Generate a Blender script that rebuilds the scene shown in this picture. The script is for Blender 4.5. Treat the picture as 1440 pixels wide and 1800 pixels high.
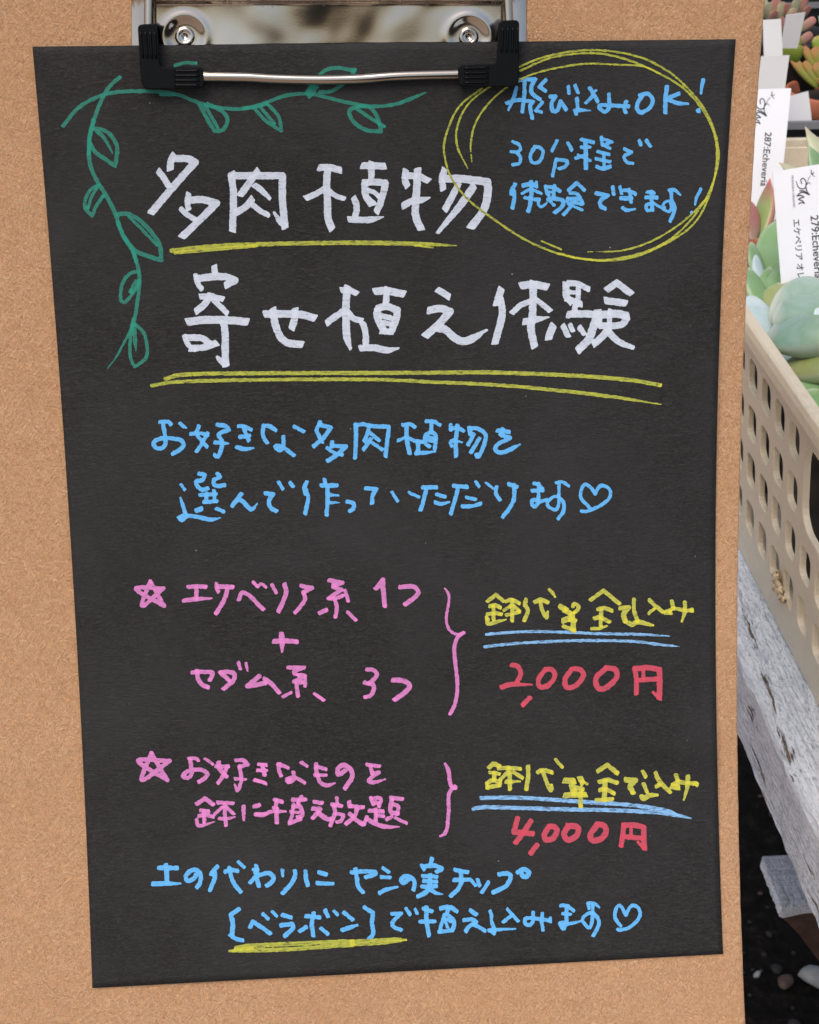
import bpy, bmesh, math, random
import numpy as np
from mathutils import Vector, Matrix

for o in list(bpy.data.objects):
    bpy.data.objects.remove(o)
SC = bpy.context.scene
COL = SC.collection

# ------------------------------------------------------------------ camera, light, exposure
FPX = 2500.0                      # focal length measured on the 1440x1800 photograph
CAM_H = 1.10
PITCH = math.radians(30.795)      # looking down at the sign
cd = bpy.data.cameras.new('camera')
cam = bpy.data.objects.new('camera', cd)
COL.objects.link(cam)
cam.location = (0, 0, CAM_H)
cam.rotation_euler = (math.pi / 2 - PITCH, 0, 0)
cd.sensor_fit = 'VERTICAL'
cd.sensor_height = 36.0
cd.lens = 36.0 * FPX / 1800.0
cd.clip_start = 0.01
cd.clip_end = 400
cd.dof.use_dof = True
cd.dof.focus_distance = 0.46
cd.dof.aperture_fstop = 50.0
SC.camera = cam

SUN_EL, SUN_AZ = math.radians(58), math.radians(205)      # high, behind the photographer
w = bpy.data.worlds.new('World')
SC.world = w
w.use_nodes = True
nt = w.node_tree
bg = nt.nodes['Background']
sky = nt.nodes.new('ShaderNodeTexSky')
sky.sky_type = 'NISHITA'
sky.sun_disc = False
sky.sun_elevation = SUN_EL
sky.sun_rotation = SUN_AZ
sky.air_density = 1.0
sky.dust_density = 4.0
sky.ozone_density = 1.0
nt.links.new(sky.outputs[0], bg.inputs[0])
bg.inputs[1].default_value = 0.13
sd = bpy.data.lights.new('sun', 'SUN')
sd.energy = 1.4
sd.angle = math.radians(35)
sd.color = (1.0, 0.95, 0.87)
sun = bpy.data.objects.new('sun', sd)
COL.objects.link(sun)
sv = Vector((math.sin(SUN_AZ) * math.cos(SUN_EL), math.cos(SUN_AZ) * math.cos(SUN_EL), math.sin(SUN_EL)))
sun.location = sv * 5
sun.rotation_euler = sv.to_track_quat('Z', 'Y').to_euler()
SC.view_settings.view_transform = 'Standard'
SC.view_settings.look = 'None'
SC.view_settings.gamma = 1.0
SC.view_settings.use_curve_mapping = False
SC.view_settings.exposure = 0.25

# ------------------------------------------------------------------ helpers
rnd = random.Random(7)
def tag(o, label=None, cat=None, group=None, kind=None):
    if label: o['label'] = label
    if cat: o['category'] = cat
    if group: o['group'] = group
    if kind: o['kind'] = kind
    return o

def empty(name, loc, label, cat, group=None):
    o = bpy.data.objects.new(name, None)
    o.empty_display_size = 0.02
    COL.objects.link(o)
    o.location = loc
    return tag(o, label, cat, group)

def mesh_obj(name, verts, faces, mat, parent=None, smooth=True, attrs=None, uvs=None):
    """verts in WORLD metres; a child keeps them in place by undoing its parent's location"""
    me = bpy.data.meshes.new(name)
    v = np.asarray(verts, float)
    if parent is not None:
        off = np.zeros(3)
        p = parent
        while p is not None:
            off += np.array(p.location)
            p = p.parent
        v = v - off
    me.from_pydata(v.tolist(), [], [list(map(int, f)) for f in faces])
    if smooth:
        me.polygons.foreach_set('use_smooth', [True] * len(me.polygons))
    if attrs:
        for k, a in attrs.items():
            at_ = me.attributes.new(k, 'FLOAT', 'POINT')
            at_.data.foreach_set('value', np.asarray(a, np.float32))
    if uvs is not None:
        ul = me.uv_layers.new(name='UVMap')
        li = np.zeros(len(me.loops), np.int32)
        me.loops.foreach_get('vertex_index', li)
        ul.data.foreach_set('uv', np.asarray(uvs, np.float32)[li].ravel())
    me.update()
    o = bpy.data.objects.new(name, me)
    COL.objects.link(o)
    if mat: me.materials.append(mat)
    if parent is not None: o.parent = parent
    return o

def grid_faces(nx, ny):
    return [(j * nx + i, j * nx + i + 1, (j + 1) * nx + i + 1, (j + 1) * nx + i) for j in range(ny - 1) for i in range(nx - 1)]

def add_bevel(o, width, seg=2, ang=35):
    m = o.modifiers.new('bevel', 'BEVEL')
    m.width = width; m.segments = seg; m.limit_method = 'ANGLE'; m.angle_limit = math.radians(ang)
    return o

# --- camera maths: only used to lay measured photo points onto real surfaces
Rm = np.array([[1, 0, 0], [0, math.sin(PITCH), math.cos(PITCH)], [0, math.cos(PITCH), -math.sin(PITCH)]]).T
CP = np.array([0, 0, CAM_H])
def ray(x, y):
    return Rm @ np.array([(x - 720) / FPX, (900 - y) / FPX, 1.0])
def at(x, y, dep):
    return CP + ray(x, y) * dep
def proj(P):
    c = (P - CP) @ Rm
    return np.stack([720 + FPX * c[..., 0] / c[..., 2], 900 - FPX * c[..., 1] / c[..., 2]], -1)
# bench frame: s runs away along the bench, l to its right
DS = np.array([-0.07026432, 0.99752841, 0.0])
DL = np.array([0.99752841, 0.07026432, 0.0])
def W(s, l, z):
    return DS * s + DL * l + np.array([0, 0, z])
ZB = 0.68                         # bench top
def onz(x, y, z):
    r = ray(x, y)
    return CP + r * ((z - CAM_H) / r[2])

# ------------------------------------------------------------------ materials
def new_mat(name):
    m = bpy.data.materials.new(name)
    m.use_nodes = True
    n = m.node_tree
    return m, n, n.nodes['Principled BSDF']
def node(n, t, **kw):
    x = n.nodes.new(t)
    for k, v in kw.items():
        if k.startswith('i_'):
            key = k[2:]
            x.inputs[int(key) if key.isdigit() else key.replace('_', ' ')].default_value = v
        else:
            setattr(x, k, v)
    return x
def ramp(n, fac, stops, interp='LINEAR'):
    r = n.nodes.new('ShaderNodeValToRGB')
    r.color_ramp.interpolation = interp
    e = r.color_ramp.elements
    while len(e) < len(stops): e.new(0.5)
    for k, (p, c) in enumerate(stops):
        e[k].position = p
        e[k].color = (c[0], c[1], c[2], 1) if hasattr(c, '__len__') else (c, c, c, 1)
    n.links.new(fac, r.inputs[0])
    return r
def mixc(n, fac, a, b, mode='MIX'):
    x = n.nodes.new('ShaderNodeMix')
    x.data_type = 'RGBA'; x.blend_type = mode
    for sock, v in ((0, fac), (6, a), (7, b)):
        if hasattr(v, 'is_output'): n.links.new(v, x.inputs[sock])
        elif sock == 0: x.inputs[0].default_value = v
        else: x.inputs[sock].default_value = (v[0], v[1], v[2], 1)
    return x.outputs[2]
def mathn(n, op, a, b=0.0, c=None):
    x = n.nodes.new('ShaderNodeMath'); x.operation = op
    for i, v in enumerate((a, b, c)):
        if v is None: continue
        if hasattr(v, 'is_output'): n.links.new(v, x.inputs[i])
        else: x.inputs[i].default_value = v
    return x.outputs[0]
def coords(n, kind, scale=(1, 1, 1), rot=(0, 0, 0)):
    t = n.nodes.new('ShaderNodeTexCoord')
    mp = n.nodes.new('ShaderNodeMapping')
    mp.inputs['Scale'].default_value = scale
    mp.inputs['Rotation'].default_value = rot
    n.links.new(t.outputs[kind], mp.inputs[0])
    return mp.outputs[0]
def noise(n, vec, scale, detail=3, rough=0.55, dist=0.0, kind=None):
    x = n.nodes.new('ShaderNodeTexNoise')
    if kind: x.noise_type = kind
    x.inputs['Scale'].default_value = scale
    x.inputs['Detail'].default_value = detail
    x.inputs['Roughness'].default_value = rough
    x.inputs['Distortion'].default_value = dist
    n.links.new(vec, x.inputs['Vector'])
    return x.outputs[0]
def bump(n, h, b, strength, dist):
    x = n.nodes.new('ShaderNodeBump')
    x.inputs['Strength'].default_value = strength
    x.inputs['Distance'].default_value = dist
    n.links.new(h, x.inputs['Height'])
    n.links.new(x.outputs[0], b.inputs['Normal'])

def mat_plain(name, col, rough=0.5, metal=0.0, spec=0.5, var=0.12, scale=60.0, bumpd=0.0):
    m, n, b = new_mat(name)
    v = coords(n, 'Object')
    nz = noise(n, v, scale, 4, 0.6)
    r = ramp(n, nz, [(0.3, [c * (1 - var) for c in col]), (0.7, [min(1, c * (1 + var)) for c in col])])
    n.links.new(r.outputs[0], b.inputs['Base Color'])
    b.inputs['Roughness'].default_value = rough
    b.inputs['Metallic'].default_value = metal
    b.inputs['Specular IOR Level'].default_value = spec
    if bumpd: bump(n, nz, b, 0.5, bumpd)
    return m

def mat_fibreboard():
    m, n, b = new_mat('fibreboard')
    v = coords(n, 'UV')                                   # millimetres
    broad = noise(n, v, 0.035, 3, 0.6)
    g1 = noise(n, v, 1.25, 5, 0.74, 1.6)
    g2 = noise(n, v, 0.34, 4, 0.6, 2.0)
    f1 = noise(n, coords(n, 'UV', (1, 1, 1), (0, 0, 0.5)), 0.30, 3, 0.55, 2.6, 'RIDGED_MULTIFRACTAL')
    f2 = noise(n, coords(n, 'UV', (0.55, 1.5, 1), (0, 0, -0.7)), 0.5, 3, 0.5, 1.6, 'RIDGED_MULTIFRACTAL')
    f3 = noise(n, coords(n, 'UV', (1.6, 0.5, 1), (0, 0, 0.3)), 0.45, 3, 0.5, 1.6, 'RIDGED_MULTIFRACTAL')
    base = ramp(n, g1, [(0.33, (0.37, 0.178, 0.078)), (0.44, (0.57, 0.305, 0.150)), (0.55, (0.67, 0.385, 0.205)), (0.67, (0.80, 0.50, 0.30))])
    c = mixc(n, ramp(n, g2, [(0.40, 0.0), (0.70, 0.25)]).outputs[0], base.outputs[0], (0.66, 0.375, 0.20))
    lf = None; df = None
    for q, (ang, sx, sy, ds) in enumerate(((0.25, 0.30, 1.9, 1.0), (1.35, 0.34, 2.1, 1.1), (-0.75, 0.28, 1.8, 1.2), (2.2, 0.40, 2.0, 0.9), (0.85, 0.33, 1.7, 1.3))):
        mp = n.nodes.new('ShaderNodeMapping'); mp.inputs['Rotation'].default_value = (0, 0, ang); n.links.new(coords(n, 'UV'), mp.inputs[0])
        m2 = n.nodes.new('ShaderNodeMapping'); m2.inputs['Scale'].default_value = (sx, sy, 1); m2.inputs['Location'].default_value = (7.3 * q, 3.1 * q, 0)
        n.links.new(mp.outputs[0], m2.inputs[0])
        fn = noise(n, m2.outputs[0], 0.95, 2, 0.5, ds)
        li = ramp(n, fn, [(0.585, 0.0), (0.72, 0.40)]).outputs[0]
        di = ramp(n, fn, [(0.29, 0.42), (0.40, 0.0)]).outputs[0]
        lf = li if lf is None else mathn(n, 'MAXIMUM', lf, li)
        df = di if df is None else mathn(n, 'MAXIMUM', df, di)
    c = mixc(n, df, c, (0.36, 0.170, 0.075))
    c = mixc(n, lf, c, (0.86, 0.60, 0.39))
    dk = noise(n, coords(n, 'UV', (1, 1, 1), (0, 0, 1.1)), 0.75, 2, 0.5, 0.8)
    c = mixc(n, ramp(n, dk, [(0.66, 0.0), (0.76, 0.65)]).outputs[0], c, (0.27, 0.135, 0.065))
    c = mixc(n, ramp(n, broad, [(0.35, 0.0), (0.7, 0.30)]).outputs[0], c, (0.56, 0.295, 0.14))
    n.links.new(c, b.inputs['Base Color'])
    b.inputs['Roughness'].default_value = 0.85
    b.inputs['Specular IOR Level'].default_value = 0.25
    h = mathn(n, 'ADD', mathn(n, 'MULTIPLY', g1, 0.5), mathn(n, 'SUBTRACT', mathn(n, 'MULTIPLY', lf, 0.6), mathn(n, 'MULTIPLY', df, 0.4)))
    bump(n, h, b, 0.9, 0.0010)
    return m

def mat_black_paper():
    m, n, b = new_mat('black_paper')
    warp = noise(n, coords(n, 'UV'), 0.16, 2, 0.5)
    tc = coords(n, 'UV', (0.42, 1.25, 1))
    g1 = noise(n, tc, 1.0, 5, 0.72, 1.4)
    g2 = noise(n, coords(n, 'UV', (0.5, 1.0, 1)), 2.1, 3, 0.6, 0.4)
    br = noise(n, coords(n, 'UV'), 0.016, 4, 0.6, 0.8)
    s = mathn(n, 'ADD', mathn(n, 'MULTIPLY', g1, 0.7), mathn(n, 'MULTIPLY', g2, 0.3))
    base = ramp(n, s, [(0.34, (0.0065, 0.0062, 0.0060)), (0.5, (0.0180, 0.0168, 0.0158)), (0.66, (0.040, 0.0385, 0.0370))])
    c = mixc(n, ramp(n, br, [(0.40, 0.0), (0.66, 0.6)]).outputs[0], base.outputs[0], (0.031, 0.0305, 0.0300))
    vo = n.nodes.new('ShaderNodeTexVoronoi')
    vo.inputs['Scale'].default_value = 0.13
    n.links.new(coords(n, 'UV'), vo.inputs['Vector'])
    rad = mathn(n, 'MULTIPLY', ramp(n, vo.outputs['Color'], [(0.42, 0.0), (0.95, 0.034)]).outputs[0], 1.0)
    dot = mathn(n, 'LESS_THAN', vo.outputs['Distance'], rad)
    c = mixc(n, mathn(n, 'MULTIPLY', dot, 0.75), c, (0.42, 0.42, 0.40))
    n.links.new(c, b.inputs['Base Color'])
    n.links.new(ramp(n, noise(n, coords(n, 'UV'), 0.012, 3, 0.55), [(0.35, 0.55), (0.65, 0.8)]).outputs[0], b.inputs['Roughness'])
    b.inputs['Specular IOR Level'].default_value = 0.24
    bump(n, s, b, 0.9, 0.0005)
    return m

INK = {  # thin film on black paper, overlapped strokes
    'white': ((0.50, 0.545, 0.62), (0.65, 0.70, 0.775), 0.12),
    'blue': ((0.105, 0.385, 0.73), (0.14, 0.48, 0.86), 0.08),
    'pink': ((0.53, 0.18, 0.415), (0.76, 0.225, 0.56), 0.10),
    'yellow': ((0.43, 0.43, 0.070), (0.70, 0.61, 0.035), 0.20),
    'yellow_dry': ((0.36, 0.385, 0.055), (0.64, 0.59, 0.035), 0.34),
    'blue_dry': ((0.22, 0.44, 0.72), (0.22, 0.50, 0.85), 0.42),
    'green': ((0.022, 0.165, 0.120), (0.012, 0.275, 0.19), 0.16),
    'red': ((0.47, 0.062, 0.098), (0.62, 0.058, 0.09), 0.10)}
def mat_ink(key):
    thin, thick, dry = INK[key]
    m, n, b = new_mat('marker_ink_' + key)
    a = n.nodes.new('ShaderNodeAttribute'); a.attribute_name = 'cover'
    v = coords(n, 'UV')
    mott = noise(n, v, 0.7, 5, 0.7)
    f = mathn(n, 'ADD', mathn(n, 'MULTIPLY', a.outputs['Fac'], 0.3 if key in ('white', 'blue') else 0.5), mathn(n, 'MULTIPLY', mathn(n, 'SUBTRACT', mott, 0.42), 2.0))
    c = mixc(n, ramp(n, f, [(0.1, 0.0), (0.95, 1.0)]).outputs[0], thin, thick)
    st = noise(n, coords(n, 'UV', (0.35, 1.5, 1)), 1.1, 4, 0.7, 0.5)
    gap = ramp(n, st, [(0.30, 1.0), (0.30 + 0.32 * (0.35 + dry), 0.0)])
    amt = mathn(n, 'MULTIPLY', gap.outputs[0], mathn(n, 'SUBTRACT', 1.0, mathn(n, 'MULTIPLY', a.outputs['Fac'], 0.7)))
    c = mixc(n, mathn(n, 'MULTIPLY', amt, min(1.0, 0.35 + 1.6 * dry)), c, (0.035, 0.034, 0.032))
    n.links.new(c, b.inputs['Base Color'])
    b.inputs['Roughness'].default_value = 0.62
    b.inputs['Specular IOR Level'].default_value = 0.3
    bump(n, mott, b, 0.25, 0.0002)
    return m
# ------------------------------------------------------------------ the bent clipboard surface (A4 sheet 0.210 x 0.297 m)
EDGE_L = np.array([[-0.1106, 0.4282, 1.0037], [-0.1101, 0.4193, 0.9676], [-0.1094, 0.409, 0.9318], [-0.1087, 0.3974, 0.8965], [-0.1078, 0.3845, 0.8616], [-0.107, 0.3703, 0.8272], [-0.106, 0.3548, 0.7934], [-0.105, 0.3381, 0.7601], [-0.1039, 0.3204, 0.7275]])
EDGE_R = np.array([[0.0993, 0.4454, 1.002], [0.0992, 0.4369, 0.9658], [0.0995, 0.4268, 0.9299], [0.1001, 0.4152, 0.8945], [0.1009, 0.4021, 0.8597], [0.1019, 0.3875, 0.8254], [0.103, 0.3714, 0.7918], [0.1043, 0.3541, 0.7589], [0.1057, 0.3355, 0.7266]])
_t = np.linspace(0, 1, 9)
CL = np.polyfit(_t, EDGE_L, 3); CR = np.polyfit(_t, EDGE_R, 3)
def _pv(c, t):
    return ((c[0] * t[:, None] + c[1]) * t[:, None] + c[2]) * t[:, None] + c[3]
def _dv(c, t):
    return (3 * c[0] * t[:, None] + 2 * c[1]) * t[:, None] + c[2]
def SURF(u, t, h):
    u = np.asarray(u, float).ravel(); t = np.asarray(t, float).ravel(); h = np.broadcast_to(np.asarray(h, float), u.shape)
    L, R = _pv(CL, t), _pv(CR, t)
    su = R - L
    P = L + su * u[:, None]
    stt = _dv(CL, t) * (1 - u[:, None]) + _dv(CR, t) * u[:, None]
    N = -np.cross(su, stt)
    N /= np.linalg.norm(N, axis=1)[:, None]
    return P + N * h[:, None]
def INV(px, h):
    """photo points -> (u, t) on the board surface raised by h"""
    px = np.asarray(px, float)
    u = (px[:, 0] - 90) / 1180; t = (px[:, 1] - 75) / 1630
    for _ in range(7):
        q = proj(SURF(u, t, h)) - px
        a = (proj(SURF(u + 1e-4, t, h)) - px - q) / 1e-4
        b = (proj(SURF(u, t + 1e-4, h)) - px - q) / 1e-4
        det = a[:, 0] * b[:, 1] - a[:, 1] * b[:, 0]
        u = u - (q[:, 0] * b[:, 1] - q[:, 1] * b[:, 0]) / det
        t = t - (a[:, 0] * q[:, 1] - a[:, 1] * q[:, 0]) / det
    return u, t
def sstep(a, b, x):
    x = np.clip((x - a) / (b - a), 0, 1)
    return x * x * (3 - 2 * x)
def sheet_h(a, b):
    """how far the sheet stands off the board: lifted where it lies over the clip plate, a faint buckle low on the right"""
    clip = sstep(-0.02, 0.14, a) * (1 - sstep(0.70, 0.86, a)) * (1 - sstep(0.03, 0.26, b)) * 0.0023
    buck = 0.0024 * np.exp(-((b - 0.745 - 0.10 * (a - 0.8)) / 0.032) ** 2) * sstep(0.45, 1.0, a)
    buck2 = 0.0014 * np.exp(-((b - 0.46 + 0.1 * a) / 0.09) ** 2) * sstep(0.5, 1.0, a)
    cock = 0.00035 * (1 + np.sin(7.3 * a + 9.1 * b + 0.6) * np.sin(11.0 * b - 3.1 * a + 1.0)) * sstep(0.12, 0.3, b)
    return 0.0003 + clip + buck + buck2 + cock
def on_sheet(px, lift):
    a, b = INV(px, 0.0)
    h = sheet_h(a, b) + lift
    u, t = INV(px, h)
    return SURF(u, t, h), np.stack([u * 210, -t * 297], 1)
def on_board(px, h):
    u, t = INV(px, h)
    return SURF(u, t, h), np.stack([u * 210, -t * 297], 1)

# ------------------------------------------------------------------ hand lettering: strokes -> one outline mesh per piece
def spline(pts):
    """[(x,y,w)] -> dense Catmull-Rom samples"""
    pts = np.asarray(pts, float)
    if len(pts) == 1: pts = np.vstack([pts, pts + [[0.3, 0.3, 0]]])
    if len(pts) == 2: ext = pts
    out = []
    p = np.vstack([2 * pts[0] - pts[1], pts, 2 * pts[-1] - pts[-2]])
    for i in range(1, len(p) - 2):
        n = max(2, int(np.hypot(*(p[i + 1, :2] - p[i, :2])) / 3.0))
        s = np.linspace(0, 1, n, endpoint=False)[:, None]
        a, b, c, d = p[i - 1], p[i], p[i + 1], p[i + 2]
        out.append(0.5 * ((2 * b) + (c - a) * s + (2 * a - 5 * b + 4 * c - d) * s ** 2 + (3 * b - 3 * c + d - a) * s ** 3))
    out.append(pts[-1:])
    return np.vstack(out)
def parse_strokes(text):
    groups = {}
    cur = None
    for ln in text.strip().splitlines():
        if ln.startswith('#') or not ln.strip(): continue
        if ln.startswith('@'):
            _, name, colr, sc, x0, y0 = ln.split()
            sc, x0, y0 = float(sc), float(x0), float(y0)
            cur = groups.setdefault((name, colr), [])
            continue
        tk = ln.split()
        w0 = float(tk[0])
        runs, run = [], []
        for q in tk[1:]:
            br = q.endswith('!')
            f = [float(k) for k in q.rstrip('!').split(',')]
            pt = (x0 + f[0] / sc, y0 + f[1] / sc, (f[2] if len(f) > 2 else w0) / sc)
            run.append(pt)
            if br:
                runs.append(run); run = [pt]
        if len(run) > 1 or not runs: runs.append(run)
        cur.append(np.vstack([spline(r) for r in runs]))
    return groups
def smooth_noise(shape, cell, rng):
    ny, nx = int(shape[0] / cell) + 3, int(shape[1] / cell) + 3
    g = rng.standard_normal((ny, nx))
    yy = np.arange(shape[0]) / cell; xx = np.arange(shape[1]) / cell
    iy = yy.astype(int); ix = xx.astype(int)
    fy = (yy - iy)[:, None]; fx = (xx - ix)[None, :]
    fy = fy * fy * (3 - 2 * fy); fx = fx * fx * (3 - 2 * fx)
    return (g[iy][:, ix] * (1 - fy) + g[iy + 1][:, ix] * fy) * (1 - fx) + (g[iy][:, ix + 1] * (1 - fy) + g[iy + 1][:, ix + 1] * fy) * fx
def ink_outline(strokes, res=1.0, rough=0.42, seed=1, wscale=1.0):
    allp = np.vstack(strokes)
    m = allp[:, 2].max() / 2 + 3
    x0, y0 = allp[:, 0].min() - m, allp[:, 1].min() - m
    nx = int((allp[:, 0].max() + m - x0) / res) + 2; ny = int((allp[:, 1].max() + m - y0) / res) + 2
    sdf = np.full((ny, nx), 50.0, np.float32); cov = np.zeros((ny, nx), np.float32)
    for st in strokes:
        r = st[:, 2] * 0.5 * wscale
        mm = r.max() + 2.5
        i0 = max(0, int((st[:, 0].min() - mm - x0) / res)); i1 = min(nx, int((st[:, 0].max() + mm - x0) / res) + 2)
        j0 = max(0, int((st[:, 1].min() - mm - y0) / res)); j1 = min(ny, int((st[:, 1].max() + mm - y0) / res) + 2)
        loc = np.full((j1 - j0, i1 - i0), 50.0, np.float32)
        for k in range(len(st) - 1):
            a, b = st[k], st[k + 1]
            rr = max(r[k], r[k + 1]) + 2.5
            p0 = max(i0, int((min(a[0], b[0]) - rr - x0) / res)); p1 = min(i1, int((max(a[0], b[0]) + rr - x0) / res) + 2)
            q0 = max(j0, int((min(a[1], b[1]) - rr - y0) / res)); q1 = min(j1, int((max(a[1], b[1]) + rr - y0) / res) + 2)
            if p1 <= p0 or q1 <= q0: continue
            X = x0 + np.arange(p0, p1) * res - a[0]; Y = (y0 + np.arange(q0, q1) * res - a[1])[:, None]
            dx, dy = b[0] - a[0], b[1] - a[1]
            L2 = dx * dx + dy * dy + 1e-9
            s = np.clip((X * dx + Y * dy) / L2, 0, 1)
            d = np.hypot(X - s * dx, Y - s * dy) - (r[k] + (r[k + 1] - r[k]) * s)
            if k == 0 or k == len(st) - 2:                       # cut-off nib ends instead of round ones
                L1 = math.sqrt(L2); al = (X * dx + Y * dy) / L1; pe = np.abs(X * dy - Y * dx) / L1
                sk = (0.35 if (i0 + j0) % 2 else -0.3) * (X * dy - Y * dx) / L1
                rk = max(r[k] if k == 0 else r[k + 1], 0.2)
                ov = (-al if k == 0 else al - L1) + sk * (1.0 if rk > 4.8 else 0.5)
                pw = 5.0 if rk > 4.8 else 2.7
                cap = rk * (((pe / rk) ** pw + (np.maximum(ov, 0) / ((0.62 if rk > 4.8 else 0.85) * rk)) ** pw) ** (1 / pw)) - rk
                d = np.where((al < 0) if k == 0 else (al > L1), cap, d)
            sub = loc[q0 - j0:q1 - j0, p0 - i0:p1 - i0]
            np.minimum(sub, d, out=sub)
        S = sdf[j0:j1, i0:i1]; np.minimum(S, loc, out=S)
        cov[j0:j1, i0:i1] += np.clip(0.5 - loc / 1.5, 0, 1)
        XX = x0 + np.arange(i0, i1) * res - st[-1, 0]; YY = (y0 + np.arange(j0, j1) * res - st[-1, 1])[:, None]
        cov[j0:j1, i0:i1] += 1.1 * np.exp(-(XX ** 2 + YY ** 2) / max(r[-1], 1.0) ** 2) * (loc < 1)      # ink pools where the pen stops
    rng = np.random.default_rng(seed)
    sdf = sdf + rough * (0.75 * smooth_noise(sdf.shape, 2.2 / res, rng) + 0.6 * smooth_noise(sdf.shape, 6.0 / res, rng))
    ins = sdf < 0
    c = ins[:-1, :-1] | ins[1:, :-1] | ins[:-1, 1:] | ins[1:, 1:]
    vid, pv, pc, faces = {}, [], [], []
    def corner(i, j):
        k = (i, j)
        if k not in vid:
            vid[k] = len(pv); pv.append((x0 + i * res, y0 + j * res)); pc.append(cov[j, i])
        return vid[k]
    def edge(i, j, i2, j2):
        k = (i, j, i2, j2) if (i, j) < (i2, j2) else (i2, j2, i, j)
        if k not in vid:
            a, b = sdf[k[1], k[0]], sdf[k[3], k[2]]
            s = min(0.97, max(0.03, a / (a - b)))
            vid[k] = len(pv)
            pv.append((x0 + (k[0] + (k[2] - k[0]) * s) * res, y0 + (k[1] + (k[3] - k[1]) * s) * res))
            pc.append(max(cov[k[1], k[0]], cov[k[3], k[2]]))
        return vid[k]
    for j, i in zip(*np.nonzero(c)):
        i = int(i); j = int(j)
        cs = ((i, j), (i, j + 1), (i + 1, j + 1), (i + 1, j))      # counter-clockwise as seen
        f = []
        for k in range(4):
            a, b = cs[k], cs[(k + 1) % 4]
            ia, ib = ins[a[1], a[0]], ins[b[1], b[0]]
            if ia: f.append(corner(*a))
            if ia != ib: f.append(edge(*a, *b))
        if len(f) >= 3: faces.append(f)
    return np.array(pv), np.clip(np.array(pc) - 1.0, 0, 1), faces
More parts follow.
